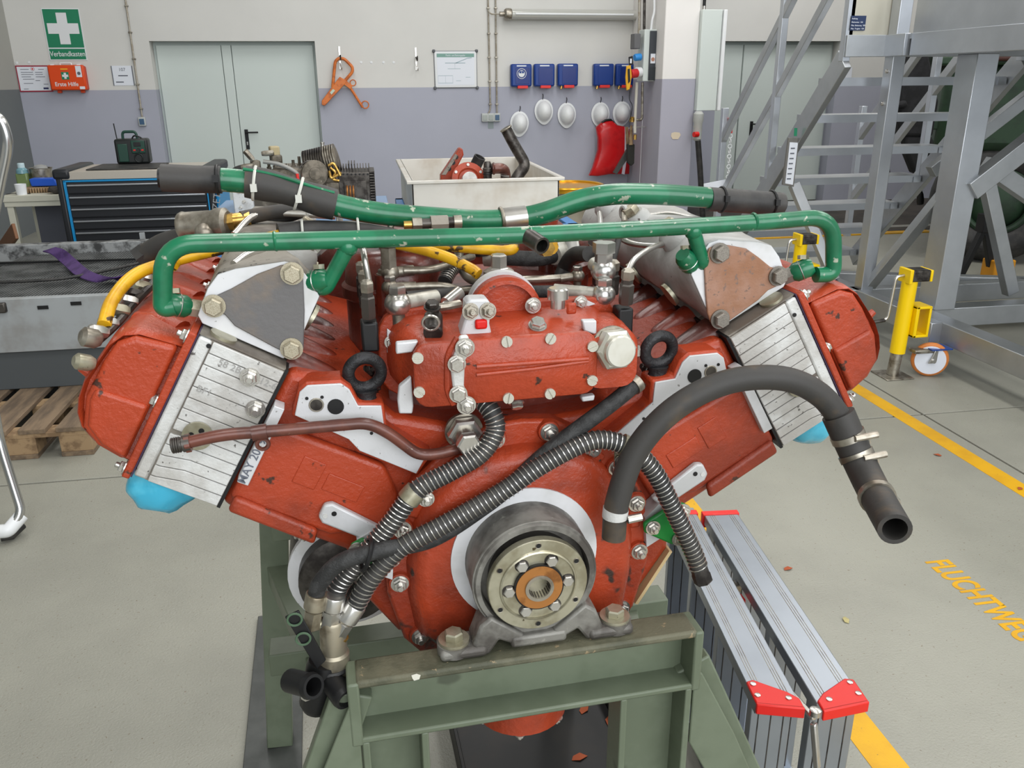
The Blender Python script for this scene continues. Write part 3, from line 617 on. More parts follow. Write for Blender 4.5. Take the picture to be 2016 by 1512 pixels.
    MB().prism([p+Vector((0, -.0035, 0)) for p in mring(.088, .985)], (0, -.002, 0)).build('machined_end_face', WHITEFACE, mani, bevel=.001)
    for k in range(3):                                  # bosses for the injectors on top
        b = BK(sg, .45, .214, .2+k*.16); nn = BK(sg, -.12, 1, 0)
        MB().lathe([(.026, -.03), (.024, .012), (.018, .02)], b, nn, 18).build('injector_boss', CASTGREY, mani); MB().hexa(b+nn*.02, nn, .014, .014).build('injector_nut', BOLTTAN, mani)
        MB().lathe([(.02, 0), (.02, .006)], BK(sg, .402, .146, .19+k*.16), BK(sg, -1, -.1, 0), 20).build('side_plug', PASSIV, mani)
    px = ((1640, 215), (1700, 207), (1748, 222), (1768, 270), (1778, 480), (1772, 700), (1745, 738), (1690, 738), (1600, 695), (1480, 630), (1370, 570), (1310, 502), (1225, 490), (1198, 460), (1203, 420), (1240, 402), (1350, 352), (1500, 268))
    poly = [EP(a/2.9647, 450+b/2.9647, .078) for a, b in px] if sg < 0 else None
    if sg > 0:
        pr = ((640, 325), (690, 302), (760, 306), (860, 325), (930, 375), (1000, 432), (1065, 452), (1090, 490), (1070, 530), (985, 570), (930, 625), (840, 690), (745, 758), (695, 777), (650, 755), (632, 700), (622, 580), (615, 440))
        poly = [EP(1180+a/2.9647, 380+b/2.9647, .078) for a, b in pr]
    pl = MB().prism(poly, (0, .0045, 0)).build('blanking_plate', DARKPLATE if sg < 0 else RUSTPLATE, mani, bevel=.0015)
    for q in (((575, 538), (421, 602), (574, 686)) if sg < 0 else ((1416, 498), (1531, 543), (1417, 628))):
        piece('bolt', 'bolt', mk_bolt, BOLTTAN if sg < 0 else BOLTGREY, pl, dirmat(EP(*q, .0775), FR, .0235))
    # film-wrapped exhaust port underneath
    wrap = MB(); wp = []
    for k in range(9):
        a = k/8*math.pi/2; wp.append((.050*math.cos(a)**.7*(1+.03*math.sin(k*5)), .072*math.sin(a)) if k < 8 else (.001, .072))
    wrap.lathe([(r, h) for r, h in wp], BK(sg, .478, -.10, .108), BK(sg, .38, -1, 0), 22)
    wrap.v = [(x+.0025*math.sin(z*190+y*120), y+.003*math.sin(x*160), z+.0025*math.cos(y*150+x*90)) for x, y, z in wrap.v]
    wr = wrap.build('blue_film_cap', BLUEWRAP, eng, smooth=60)
# timing cover
cov = [(-.04, .196), (.04, .199), (.10, .172), (.152, .126), (.186, .066), (.198, .0), (.200, -.05), (.176, -.132), (.150, -.163), (.0, -.175)]
cov = [(0, .201), (.045, .197), (.108, .166), (.152, .126), (.184, .066), (.198, .0), (.198, -.05), (.178, -.13), (.155, -.158), (.08, -.168), (0, -.17)]
cv = cov + [(-a, b) for a, b in reversed(cov[1:-1])]
tc = MB().prism(xz(cv, .04), (0, .03, 0)).build('timing_cover', REDWORN, eng, bevel=.005)
dome = [(0, .160), (.05, .156), (.095, .136), (.128, .1), (.150, .05), (.158, 0), (.158, -.05), (.150, -.11), (.12, -.142), (0, -.146)]
dv = dome + [(-a, b) for a, b in reversed(dome[1:-1])]
m = MB(); m.loft([xz([(a*1.08, b*1.05) for a, b in dv], .044), xz([(a*1.03, b*1.02) for a, b in dv], .026), xz([(a*.98, b*.98) for a, b in dv], .015), xz([(a*.9, b*.92) for a, b in dv], .0115)]); m.build('cover_dome', REDWORN, tc, smooth=50)
nuts = [(-.038, .178), (.038, .182), (.102, .149), (.139, .115), (.172, .054), (.180, -.028), (.156, -.124), (-.155, -.124), (-.180, -.03), (-.172, .056), (-.139, .114)]
for a, b in nuts:
    MB().lathe([(.017, 0), (.015, .008)], (a, .042, b), FR, 16).build('boss', RED, tc); nut(tc, (a, .034, b), FR, .0195, STEEL)
for (a0, a1) in ((-1.15, -.2), (.35, .75), (.95, 1.5)):     # raised webs between the bosses
    q = [(math.sin(a0+(a1-a0)*k/8), math.cos(a0+(a1-a0)*k/8)) for k in range(9)]
    MB().prism(xz([(s*.181, c*.183) for s, c in q] + [(s*.164, c*.166) for s, c in reversed(q)], .042), (0, -.008, 0)).build('raised_web', RED, tc, bevel=.004)
C0 = Vector((-.003, 0, .005))
def ringplate(r0, r1, y0, y1, name, mt, par, n=56):
    return MB().lathe([(r0, -y0), (r1, -y0), (r1, -y1), (r0, -y1), (r0, -y0)], C0, FR, n, ).build(name, mt, par) if False else _ringplate(r0, r1, y0, y1, name, mt, par, n)
def _ringplate(r0, r1, y0, y1, name, mt, par, n):
    m = MB(); u, v, w = axes(FR); L = [m.ring(C0+Vector((0, y, 0)), u, v, r, n) for r, y in ((r1, y0), (r1, y1), (r0, y1), (r0, y0), (r1, y0))]
    m.loft(L, cap=False); return m.build(name, mt, par)
ringplate(.084, .1065, .03, .0085, 'machined_ring', WHITEFACE, tc)
text('cast_number', 'D-C', RED, tc, Matrix.Translation((-.028, .0098, .118)) @ WALLTXT, .017, extrude=.0008)
# crankshaft hub
hub = MB(); hub.lathe([(.0865, -.03), (.0865, .022), (.0845, .030), (.0850, .034), (.0850, .050), (.0825, .054), (.0760, .054), (.0740, .046), (.0740, .03), (.04, .03)], C0, FR, 64); hub = hub.build('crank_pulley', DRUM, eng)
MB().lathe([(.062, .03), (.062, .058)], C0, FR, 48).build('pulley_core', STEELDARK, hub)
MB().torus(C0+Vector((0, -.049, 0)), FR, .0855, .0016, 64, 6).build('pulley_bead', DRUM, hub)
fl_ = MB(); fl_.lathe([(.067, .054), (.0685, .0555), (.0685, .0665), (.0675, .0675), (.0535, .0675), (.0525, .0695), (.0505, .0705), (.0495, .0675), (.034, .0675), (.0335, .06), (.02, .06)], C0, FR, 64)
fg = fl_.build('crank_flange', PASSIV, eng)
ringplate(.0175, .0320, -.05, -.0735, 'bronze_bush', BRONZE, fg); ringplate(.0315, .0342, -.05, -.0722, 'bush_seal', BLACK, fg)
ringplate(.0150, .0195, -.03, -.0760, 'spline_sleeve', STEELDULL, fg); MB().lathe([(.0148, 0), (.0148, .002)], C0+Vector((0, -.045, 0)), FR, 24).build('spline_bore', BLACK, fg)
for k in range(24):
    a = 2*math.pi*k/24; MB().box(C0+Vector((.0146*math.cos(a), -.058, .0146*math.sin(a))), (.0013, .03, .0013)).build('spline_tooth', STEELDARK, fg)
for k in range(6):
    a = math.radians(60*k+4); p = C0+Vector((.0405*math.cos(a), -.0668, .0405*math.sin(a)))
    MB().lathe([(.0096, 0), (.0096, .001)], p, FR, 20).build('bolt_pocket', STEELDARK, fg); MB().hexa(p, FR, .0082, .0065).build('bolt', STEEL, fg)
    a = math.radians(60*k+30); p = C0+Vector((.0605*math.cos(a), -.0672, .0605*math.sin(a)))
    MB().lathe([(.0033, 0), (.0033, .0008)], p, FR, 14).build('tapped_hole', BLACK, fg); MB().torus(p+Vector((0, -.0003, 0)), FR, .0037, .0007, 16, 5).build('hole_rim', STEELDULL, fg)
# front mounting yoke standing on the beam
yo = MB(); ZB = -.099
yo.bb((-.04, -.064, -.094), (.04, -.024, -.076))
yoke = yo.build('front_mount_yoke', DRUM, eng, bevel=.005)
for sg in (-1, 1):
    MB().prism(xz([(sg*.020, -.076), (sg*.066, -.040), (sg*.082, -.052), (sg*.092, ZB+.020), (sg*.092, ZB), (sg*.070, ZB), (sg*.056, -.078), (sg*.03, -.092)], -.062), (0, .040, 0)).build('mount_leg', DRUM, yoke, bevel=.004)
    MB().bb((sg*.072, -.066, ZB), (sg*.138, -.020, ZB+.016)).build('mount_foot', DRUM, yoke, bevel=.006)
for sg, q in ((-1, (895, 1262)), (1, (1187, 1224))):
    p = Vector((sg*.116, -.043, ZB+.016)); MB().lathe([(.0235, -.014), (.0235, .001)], p, (0, 0, 1), 28).build('foot_boss', DRUM, yoke)
    MB().lathe([(.0215, 0), (.0215, .0045)], p+Vector((0, 0, .001)), (0, 0, 1), 28).build('washer', PASSIV, yoke); MB().hexa(p+Vector((0, 0, .005)), (0, 0, 1), .0135, .012).build('mount_bolt', PASSIV, yoke)
# sump hanging below
MB().prism(xz([(.15, -.15), (.11, -.23), (-.06, -.24), (-.12, -.2), (-.15, -.15)], .08), (0, .5, 0)).build('sump', RED, eng, bevel=.02, seg=3)
SPX = EP(1030, 1400, .05); MB().lathe([(.075, 0), (.075, .108), (.06, .116)], (SPX.x, .075, -.2), (0, 0, -1), 32).build('sump_strainer_cover', RED, eng)
for k in range(6): nut(eng, (SPX.x+.068*math.cos(k*1.047+.3), .075+.068*math.sin(k*1.047+.3), -.308), (0, 0, -1), .014, STEEL)
# side pan with cream gasket edge on the right, starter drum on the left
m = MB(); m.prism(xz([(.2385, -.048), (.2435, -.05), (.191, -.138), (.186, -.136)], .055), (0, .3, 0)); m.build('cream_gasket', mat('cream_gasket', (196, 172, 128), .7), eng)
st = MB().lathe([(.07, 0), (.074, .004), (.074, .03), (.068, .034)], EP(684, 1122, .16)+Vector((0, 0, 0)), FR, 40).build('starter_housing', STEELDARK, eng)
MB().lathe([(.094, 0), (.094, .012), (.088, .016)], EP(688, 1118, .17), FR, 40).build('starter_rim', WHITEFACE, st); MB().cyl(EP(672, 1122, .17), EP(672, 1122, .17)+Vector((0, .3, 0)), .08, n=32).build('starter_body', STEELDARK, st)
nut(st, EP(597, 1052, .13), (-.9, -.3, 0), .016, STEEL)
# rear gear housing closing the V
MB().prism(xz([(-.27, .2), (.27, .2), (.27, .33), (.2, .385), (-.2, .385), (-.27, .33)], .545), (0, .09, 0)).build('rear_gear_housing', REDDIRTYSHADE, eng, bevel=.02, seg=3)
# stamped casting marks on the left block
_d = BK(-1, 1, 0, 0)*-1; _R = Matrix((_d, Vector((0, -1, 0)).cross(_d), Vector((0, -1, 0)))).transposed().to_4x4()
for s_, q in (('58 2B', (452, 722)), ('BF1', (402, 770)), ('12-6', (528, 756))): text('stamped_mark', s_, mat('stamp_grey_'+s_, (150, 148, 145), .6), eng, Matrix.Translation(EP(*q, .0483)) @ _R, .0125, extrude=.0003)

# ---------------------------------------------------------------- governor housing in the V
def rrect(x0, x1, z0, z1, r, y, n=4):
    out = []
    for cx, cz, a0 in ((x1-r, z1-r, 0), (x0+r, z1-r, 90), (x0+r, z0+r, 180), (x1-r, z0+r, 270)):
        for k in range(n+1):
            a = math.radians(a0+90*k/n); out.append(Vector((cx+r*math.cos(a), y, cz+r*math.sin(a))))
    return out
g0 = EP(812, 677, 0); g1 = EP(1174, 778, 0); GX0, GX1, GZ0, GZ1 = g0.x, g1.x, EP(990, 790, 0).z, EP(990, 665.5, 0).z
gov = MB().loft([rrect(GX0+.006, GX1-.006, GZ0+.006, GZ1-.005, .018, .009), rrect(GX0+.003, GX1-.004, GZ0+.004, GZ1-.003, .02, .018), rrect(GX0-.014, GX1+.03, GZ0-.004, GZ1+.003, .03, .05), rrect(GX0-.026, GX1+.05, GZ0-.012, GZ1+.010, .04, .105)]).build('governor_housing', RED, eng, smooth=50)
fl2 = MB().loft([rrect(GX0-.036, GX1+.062, GZ0-.02, GZ1+.018, .035, .105), rrect(GX0-.036, GX1+.062, GZ0-.02, GZ1+.018, .035, .122)]).build('governor_flange', RED, gov, bevel=.002)
MB().loft([rrect(GX0-.025, GX1+.055, GZ0-.06, GZ1+.012, .035, .122), rrect(GX0-.02, GX1+.05, GZ0-.06, GZ1+.012, .035, .40)]).build('injection_pump_body', REDDIRTYSHADE, gov, smooth=50)
gc = MB().loft([rrect(GX0, GX1, GZ0, GZ1, .02, .009), rrect(GX0, GX1, GZ0, GZ1, .02, .001), rrect(GX0+.0015, GX1-.0015, GZ0+.0015, GZ1-.0015, .019, -.0005)]).build('governor_cover', RED, gov, smooth=50)
MB().tube([EP(938, 722, -.001), EP(1050, 714, -.001), EP(1158, 706, -.001)], .0035, 8).build('cover_rib', RED, gc)
MB().tube([EP(938, 738, -.001), EP(1050, 726, -.001), EP(1158, 711, -.001)], .003, 8).build('cover_rib', RED, gc)
MB().tube(fillet([EP(900, 664, -.001), EP(880, 700, -.001), EP(880, 770, -.001), EP(893, 796, -.001)], .01), .004, 8).build('cover_rib', RED, gc)
for k, q in enumerate(((822, 704), (825, 771), (997, 672), (1083, 666), (1166, 681), (1165, 748), (1082, 774), (1000, 783))): screw(gc, EP(*q, -.0005), FR, .0145, SILVER, k*.7)
br = MB().prism(EPL([(905, 662), (922, 660), (928, 690), (916, 712), (914, 760), (926, 790), (924, 806), (910, 800), (893, 772), (886, 715), (898, 690)], -.006), (0, .008, 0)).build('linkage_bracket', CAST, gov, bevel=.003)
for q, mk in (((915, 684), nut), ((899, 716), bolt), ((902, 775), bolt), ((918, 797), nut)): mk(br, EP(*q, -.006), FR, .019, STEEL)
for l, y in (([(780, 676), (824, 672), (812, 694), (780, 698)], .02), ([(786, 762), (810, 742), (814, 800), (812, 815), (786, 815), (783, 790)], .02), ([(1145, 782), (1172, 778), (1170, 789), (1147, 792)], .012), ([(1147, 632), (1175, 631), (1175, 660), (1150, 652)], .016)):
    MB().prism(EPL(l, y), (0, .012, 0)).build('machined_lug', MACH, gov, bevel=.002)
# right-hand pod with the big hexagon plug
pd = MB().loft([rrect(GX1-.012, GX1+.058, GZ0+.004, GZ1-.012, .02, .006), rrect(GX1-.012, GX1+.062, GZ0, GZ1-.006, .022, .016), rrect(GX1-.012, GX1+.066, GZ0, GZ1, .025, .09)]).build('governor_pod', RED, gov, smooth=50)
c = EP(1208, 686, .006); ax = Vector((.12, -1, .08)).normalized()
MB().hexa(c-ax*.006, ax, .0285, .020).build('hex_plug', SILVER, pd); MB().lathe([(.0215, 0), (.0215, .010), (.0195, .012)], c+ax*.012, ax, 36).build('plug_cap', SILVER, pd)
MB().lathe([(.0295, 0), (.0295, .003)], c-ax*.008, ax, 32).build('plug_washer', STEELDULL, pd)
bolt(pd, EP(1246, 692, .02), (1, -.25, 0), .018, STEEL)
# bearing dome on top, bracket with two studs, sender, lever
dc = EP(993, 612, .10); dm = MB(); dm.lathe([(.050, -.02), (.050, .012), (.046, .016), (.041, .0165), (.041, .004)], dc, FR, 40); dm = dm.build('bearing_dome', RED, gov)
MB().lathe([(.0495, 0), (.0495, .018)], dc+Vector((0, .022, .004)), FR, 40).build('dome_rim', MACH, dm)
nut(dm, EP(1049, 601, .08), FR, .017, STEEL)
bt = MB().prism(EPL([(918, 598), (925, 590), (960, 589), (968, 600), (964, 638), (969, 660), (905, 662), (917, 625)], .03), (0, .03, 0)).build('stud_bracket', MACH, gov, bevel=.003)
for q in ((926, 613), (960, 612)): nut(bt, EP(*q, .03), Vector((.1, -1, .1)), .017, STEELDULL)
MB().box(EP(947, 638, .028), (.016, .008, .013)).build('red_seal_tag', REDPLASTIC, bt, bevel=.003)
sn = MB().lathe([(.0085, 0), (.0125, .004), (.0125, .045), (.0105, .047)], EP(853, 622, .07), (-.15, -1, -.25), 20).build('shaft_sender', STEELDARK, gov)
MB().torus(EP(848, 636, .022), (-.15, -1, -.25), .0105, .0018, 24, 6).build('sender_rim', STEEL, sn)
lv = MB().tube([EP(850, 607, .06), EP(880, 603, .06), EP(905, 598, .07)], .0055, 8).build('control_lever', STEELDULL, gov); bolt(lv, EP(851, 606, .055), (0, -.3, 1), .018, STEELDARK)
MB().lathe([(.009, 0), (.009, .03), (.0045, .031), (.0045, .045)], EP(905, 575, .12), (-.75, -.6, -.35), 16).build('lever_joint', STEEL, lv)
kn = MB().lathe([(.010, 0), (.010, .012), (.0145, .013), (.0145, .026), (.012, .028)], EP(1098, 606, .07), (0, 0, 1), 30).build('filler_knob', STEEL, gov)
bolt(gov, EP(1058, 642, .035), (0, -.5, 1), .02, STEEL); MB().box(EP(1125, 607, .055), (.014, .006, .016)).build('casting_lug', RED, gov, bevel=.003)
for q, y in (((771, 673), .1), ((1143, 595), .1)):
    MB().prism([EP(q[0]+a, q[1]+b, y) for a, b in ((-9, -26), (8, -14), (12, 2), (2, 18), (-9, 22))] if q[0] < 900 else [EP(q[0]+a, q[1]+b, y) for a, b in ((-20, 8), (0, -10), (30, 4), (4, 12))], (0, .004, 0)).build('machined_lug', MACH, gov, bevel=.001); nut(gov, EP(*q, y), FR, .015, STEEL)
bolt(gov, EP(1017, 792, .02), (0, -.6, -.8), .017, STEEL)
# ---------------------------------------------------------------- lifting eyes
for q in ((718, 734), (1297, 689)):
    c = EP(*q, .058); ey = MB(); ey.torus(c, Vector((.12, -1, -.12)), .0215, .0082, 40, 14); ey.lathe([(.0185, -.050), (.0180, -.042), (.0125, -.034), (.0150, -.024)], c, (0, 0, 1), 24)
    ey.build('lifting_eye', BLACKIRON, eng, smooth=60)
    MB().lathe([(.0195, 0), (.0195, .003)], c+Vector((0, 0, -.0515)), (0, 0, 1), 24).build('eye_washer', STEELDULL, eng)

# ---------------------------------------------------------------- green coolant pipes
Y1 = .08
gp = fillet(EPL([(345, 603), (320, 608), (321, 481), (1040, 463), (1500, 438), (1641, 425), (1641, 540), (1606, 541)], Y1), .05, 8)
low = MB().tube(gp, .0116, 16).build('lower_coolant_pipe', GREEN, eng)
for a, b in (((685, 486), (640, 568)), ((1365, 455), (1384, 520))):
    MB().tube(fillet([EP(*a, Y1), EP(*b, Y1+.005), EP(b[0]-12, b[1]-3, Y1+.02)], .02), .0104, 14).build('branch_pipe', GREEN, low); MB().sphere(EP(*a, Y1), .0128, 14).build('weld_bead', GREEN, low)
for q in ((542, 475), (1484, 436), (1043, 463)):
    p = EP(*q, Y1); MB().torus(p, EX*0+Vector((1, 0, .05)), .0108, .0022, 18, 6).build('weld_bead', GREEN, low)
a = EP(1037, 464, Y1); MB().tube([a, a+Vector((.012, -.035, -.008))], .0115, 18, .003).build('open_stub', STEELDARK, low)
for q, e, b in (((345, 600), (392, 608), (-1, 0)), ((1582, 530), (1538, 548), (1, 0)), ((630, 552), (600, 556), (0, 0)), ((1352, 512), (1372, 540), (0, 0))):
    p0, p1 = EP(*q, Y1+.008), EP(*e, Y1+.02)
    MB().lathe([(.0105, -.014), (.0145, -.006), (.0145, .012), (.011, .018)], p0, p1-p0, 16).build('pipe_union', GREEN, low)
    if b[0]: MB().lathe([(.0118, 0), (.0118, .03)], p0+(p1-p0)*.42, p1-p0, 6).build('union_nut', BOLTTAN if b[0] < 0 else BOLTGREY, low)
    MB().lathe([(.008, 0), (.008, .006)], p0+Vector((0, .004, .014)), (0, .2, 1), 6).build('bleed_plug', PASSIV, low)
    MB().torus(p0+(p1-p0).normalized()*.004, p1-p0, .0148, .0007, 18, 5).build('lock_wire', STEEL, low)
Y2 = .30
up = fillet(EPL([(330, 352), (505, 355), (700, 418), (955, 437), (1050, 428), (1175, 381), (1300, 382), (1535, 400)], Y2), .07, 8)
upp = MB().tube(sub_path(up, .03, .97), .0170, 18).build('upper_coolant_pipe', GREEN, eng)
def hose_end(pts, y, r, mt, ties):
    P = [EP(a, b, y) for a, b in pts]; h = MB().tube(P, r, 20).build('rubber_sleeve', mt, upp)
    MB().tube([P[-1], P[-1]+(P[-1]-P[-2]).normalized()*.004], r*.72, 18).build('sleeve_bore', BLACK, upp)
    return h
h = hose_end([(436, 354), (385, 353), (318, 350)], Y2, .0195, RUBBER, 0)
h2 = hose_end([(1395, 392), (1470, 397), (1538, 402)], Y2, .0195, RUBBER, 0)
for q in ((1420, 393), (1518, 400), (428, 354)): 
    MB().torus(EP(*q, Y2), Vector((1, .0, -.05)), .0202, .0022, 22, 6).build('cable_tie', BLACK, upp); MB().box(EP(q[0], q[1], Y2)+Vector((.0, -.021, .004)), (.008, .006, .01)).build('tie_head', BLACK, upp)
wrap_path = sub_path(up, .108, .242); wj = MB().tube(wrap_path, lambda t: .0225 + .0015*math.sin(t*9), 20).build('foam_wrap', RUBBERDUST, upp)
MB().tube([p+Vector((.0, -.013, .0190)) for p in wrap_path], .0028, 6).build('wrap_seam', GREEN, wj)
for k in (.121, .186):
    p = sub_path(up, k, k+.01); MB().torus(p[0], p[1]-p[0], .0238, .0024, 24, 6).build('cable_tie', TIEWHITE, upp); MB().box(p[0]+Vector((0, -.025, -.004)), (.009, .006, .011)).build('tie_head', TIEWHITE, upp)
pc = sub_path(up, .505, .545); MB().tube([pc[0], pc[-1]], .0188, 24).build('pipe_clamp', STEEL, upp); MB().torus(pc[0], pc[-1]-pc[0], .0188, .003, 24, 8).build('clamp_bead', STEELDULL, upp)
for q, r, L, mt in (((795, 443), .006, .012, BRASS), ((812, 442), .011, .014, STEELDULL), ((828, 441), .008, .02, STEELDARK), ((848, 440), .0125, .026, CASTDARK), ((873, 438), .008, .022, STEELDARK), ((893, 437), .010, .012, STEELDULL)):
    p = EP(*q, .27); MB().lathe([(r, 0), (r, L)], p, (1, 0, .0), 6 if r > .01 else 14).build('sender_fitting', mt, upp)

# ---------------------------------------------------------------- yellow pipes
yp = spline(EPP([(205, 640, .10), (222, 590, .14), (265, 542, .2), (330, 517, .24), (440, 489, .26), (555, 462, .28)]), 10)
yl = MB().tube(yp, .0085, 14).build('yellow_fuel_pipe', YELLOWP, eng)
MB().tube(spline(EPP([(335, 520, .235), (345, 508, .25), (355, 503, .25)]), 6), .012, 12).build('pipe_joint', YELLOWP, yl)
MB().tube(spline(EPP([(548, 460, .28), (620, 452, .29), (720, 455, .28), (800, 468, .25)]), 8), lambda t: .0155-.006*t, 14).build('black_sleeve', RUBBER, yl)
for q in ((596, 455), (705, 452)): MB().torus(EP(*q, .285), (1, 0, 0), .0165, .002, 20, 6).build('cable_tie', TIEWHITE, yl)
MB().tube(spline(EPP([(700, 472, .22), (780, 480, .2), (870, 503, .17), (925, 528, .15), (942, 540, .14)]), 8), .0078, 14).build('yellow_branch', YELLOWP, yl)
MB().tube(fillet(EPP([(740, 468, .24), (800, 478, .22), (985, 494, .2), (1012, 492, .2), (1012, 470, .24)]), .03, 6), .0078, 14).build('yellow_branch', YELLOWP, yl)
MB().tube(EPP([(1060, 482, .25), (1085, 486, .2)]), .012, 12).build('yellow_union', YELLOWP, yl); MB().lathe([(.0125, 0), (.0125, .018)], EP(1068, 486, .2), (.2, -1, 0), 6).build('brass_plug', BRASS, yl)
# row of small fittings along the outer edge of the left cover
for k, (a, b, y, r, mt) in enumerate(((178, 665, .07, .017, STEELDULL), (165, 713, .05, .014, PASSIV), (193, 652, .08, .012, STEEL), (213, 634, .11, .011, STEEL), (235, 610, .14, .013, PASSIV), (252, 591, .17, .011, STEEL), (266, 578, .2, .011, STEELDARK), (280, 564, .23, .013, PASSIV), (296, 549, .26, .010, STEEL))):
    r *= .72; p = EP(a, b, y); MB().lathe([(r*.7, -.012), (r, -.006), (r, .008), (r*.6, .012)], p, (-.8, -.5, .4), 6 if k > 1 else 18).build('edge_fitting', mt, eng)
MB().tube(spline([EP(a, b, y)+Vector((.006, .006, -.004)) for a, b, y in ((178, 668, .07), (214, 636, .11), (252, 593, .17), (298, 548, .26))], 6), .006, 10).build('leak_off_rail', STEELDARK, eng)

# ---------------------------------------------------------------- brown oil pipe
bp = MB().tube(fillet(EPP([(362, 873, .0), (440, 855, .0), (520, 850, .0), (724, 832, .01), (765, 852, .01), (822, 895, .012), (856, 895, .012), (915, 880, .022)]), .03, 6), .0078, 14).build('brown_oil_pipe', BROWNPIPE, eng)
MB().lathe([(.0085, 0), (.0085, .012), (.0105, .013), (.0105, .022)], EP(338, 878, .0), EP(372, 872, 0)-EP(338, 878, 0), 14).build('threaded_end', STEELDARK, bp)
for k in range(4): MB().torus(EP(340+k*4.5, 877.6-k*.8, 0), EP(372, 872, 0)-EP(338, 878, 0), .009, .0012, 14, 5).build('thread_turn', STEELDARK, bp)
MB().lathe([(.0095, 0), (.0115, .002), (.0115, .008)], EP(362, 874, .0), EP(372, 872, 0)-EP(338, 878, 0), 6).build('pipe_nut', BROWNPIPE, bp)
p = EP(511, 851, 0); MB().tube([p+Vector((-.009, 0, -.0006)), p+Vector((.009, 0, .0006))], .0098, 18).build('pipe_clip', BROWNPIPE, bp); MB().torus(p+Vector((.002, 0, -.016)), FR, .007, .0028, 18, 6).build('clip_eye', BROWNPIPE, bp)
un = MB().lathe([(.0265, -.004), (.0265, .001)], EP(913, 848, .045), (.05, -1, -.12), 28).build('oil_union', STEELDULL, eng)
MB().hexa(EP(913, 848, .043), (.05, -1, -.12), .024, .016).build('union_hex', STEEL, un); MB().lathe([(.0145, 0), (.0145, .02)], EP(915, 856, .03), (.05, -1, -.12), 20).build('union_neck', STEELDULL, un); MB().hexa(EP(920, 868, .012), (.05, -1, -.12), .0165, .014).build('union_nut', STEEL, un)

# ---------------------------------------------------------------- hoses on the front
def spring_hose(name, pts, r, n=8, pitch=.0062, segs=((0, 1),), wire=.00095):
    path = spline(EPP(pts), n); h = MB().tube(path, r, 16).build(name, RUBBER, eng)
    for a, b in segs:
        m = MB(); m.tube(helix(sub_path(path, a, b), r+.0008, pitch, 14), wire, 5); m.build('wire_coil', STEEL, h)
    return h, path
h1, P1 = spring_hose('spring_wrapped_hose', [(948, 785, .035), (968, 812, .02), (975, 850, .01), (945, 895, .0), (885, 930, -.004), (820, 966, -.006), (770, 1030, -.008), (715, 1095, -.01), (672, 1145, -.01), (660, 1172, -.008)], .0125)
k = .56; q = sub_path(P1, .50, .545); MB().tube(q, .0155, 20).build('clamp_band', PASSIV, h1); nut(h1, q[len(q)//2]+Vector((.022, .004, -.006)), FR, .017, STEEL); MB().box(q[len(q)//2]+Vector((.017, .007, -.005)), (.022, .003, .016)).build('clamp_tab', PASSIV, h1)
h2_, P2 = spring_hose('long_spring_wrapped_hose', [(1376, 1118, -.04), (1362, 1080, -.035), (1322, 995, -.025), (1285, 925, -.018), (1240, 883, -.012), (1190, 866, -.006), (1140, 877, -.006), (1060, 920, -.008), (985, 970, -.012), (880, 1030, -.018), (790, 1078, -.022), (730, 1140, -.024), (700, 1192, -.024)], .0125, 8, .0068)
q = sub_path(P2, .315, .345); MB().tube(q, .0155, 20).build('clamp_band', PASSIV, h2_); c = q[len(q)//2]; nut(h2_, c+Vector((-.004, .003, -.024)), FR, .019, STEEL); MB().box(c+Vector((-.004, .007, -.02)), (.022, .003, .024)).build('clamp_tab', PASSIV, h2_)
MB().lathe([(.0125, -.012), (.0128, 0), (.0138, .002), (.0138, .014), (.012, .016)], EP(1379, 1128, -.041), EP(1384, 1142, -.045)-EP(1376, 1118, -.04), 6).build('end_nut', STEELDARK, h2_)
br_path = spline(EPP([(1256, 752, .03), (1200, 798, .012), (1080, 888, .006), (1010, 952, .004), (950, 1000, -.002), (850, 1062, -.006), (745, 1084, -.03), (672, 1106, -.03), (632, 1145, -.026), (622, 1170, -.024)]), 8)
bh = MB().tube(br_path, .0112, 16).build('braided_hose', RUBBERBRAID, eng); q = sub_path(br_path, 0, .02); MB().tube(q, .0135, 18).build('hose_ferrule', STEELDULL, bh)
MB().torus(EP(722, 1092, -.03), (1, 0, -.4), .021, .003, 20, 6).build('cable_tie', BLACK, bh)
bgp = spline(EPP([(1208, 1058, -.03), (1216, 985, -.03), (1254, 885, -.03), (1330, 803, -.035), (1432, 752, -.04), (1540, 745, -.05), (1615, 778, -.05), (1664, 838, -.05)]), 10)
bg = MB().tube([p for p in reversed(bgp)], .0168, 20, .005).build('curved_rubber_hose', RUBBERDUST, eng)
p = sub_path(bgp, .065, .09); MB().tube(p, .0178, 22).build('hose_clip', CAST, bg); MB().tube([p[0]+Vector((.014, -.012, 0)), p[0]+Vector((.034, -.012, .002))], .006, 10).build('clip_screw', STEEL, bg)
tk = EPP([(1650, 815, -.05), (1690, 905, -.075), (1722, 970, -.13), (1762, 1042, -.22)])
th = MB().tube(spline(tk, 6), lambda t: .0225-.002*t, 24, .0055).build('thick_rubber_hose', RUBBERDUST, eng); tp = spline(tk, 8)
for (a, ang) in ((.13, 1), (.26, 1), (.60, -1)):
    q = sub_path(tp, a, a+.045); MB().tube(q, .0238, 24).build('hose_clip', STEELDULL, th); d = Vector((ang*.02, -.024, .004))
    MB().tube([q[0]+Vector((-.004, -.0245, .002)), q[0]+Vector((.030*ang if ang > 0 else -.010, -.0245, .005 if ang > 0 else -.026))], .0048, 10).build('clip_screw', STEELDULL, th)
    MB().tube(spline([q[0]+Vector((.022, -.01, 0)), q[0]+Vector((.035, -.004, -.012)), q[0]+Vector((.04, .0, -.03))], 5), .0016, 5).build('clip_tail', STEEL, th)
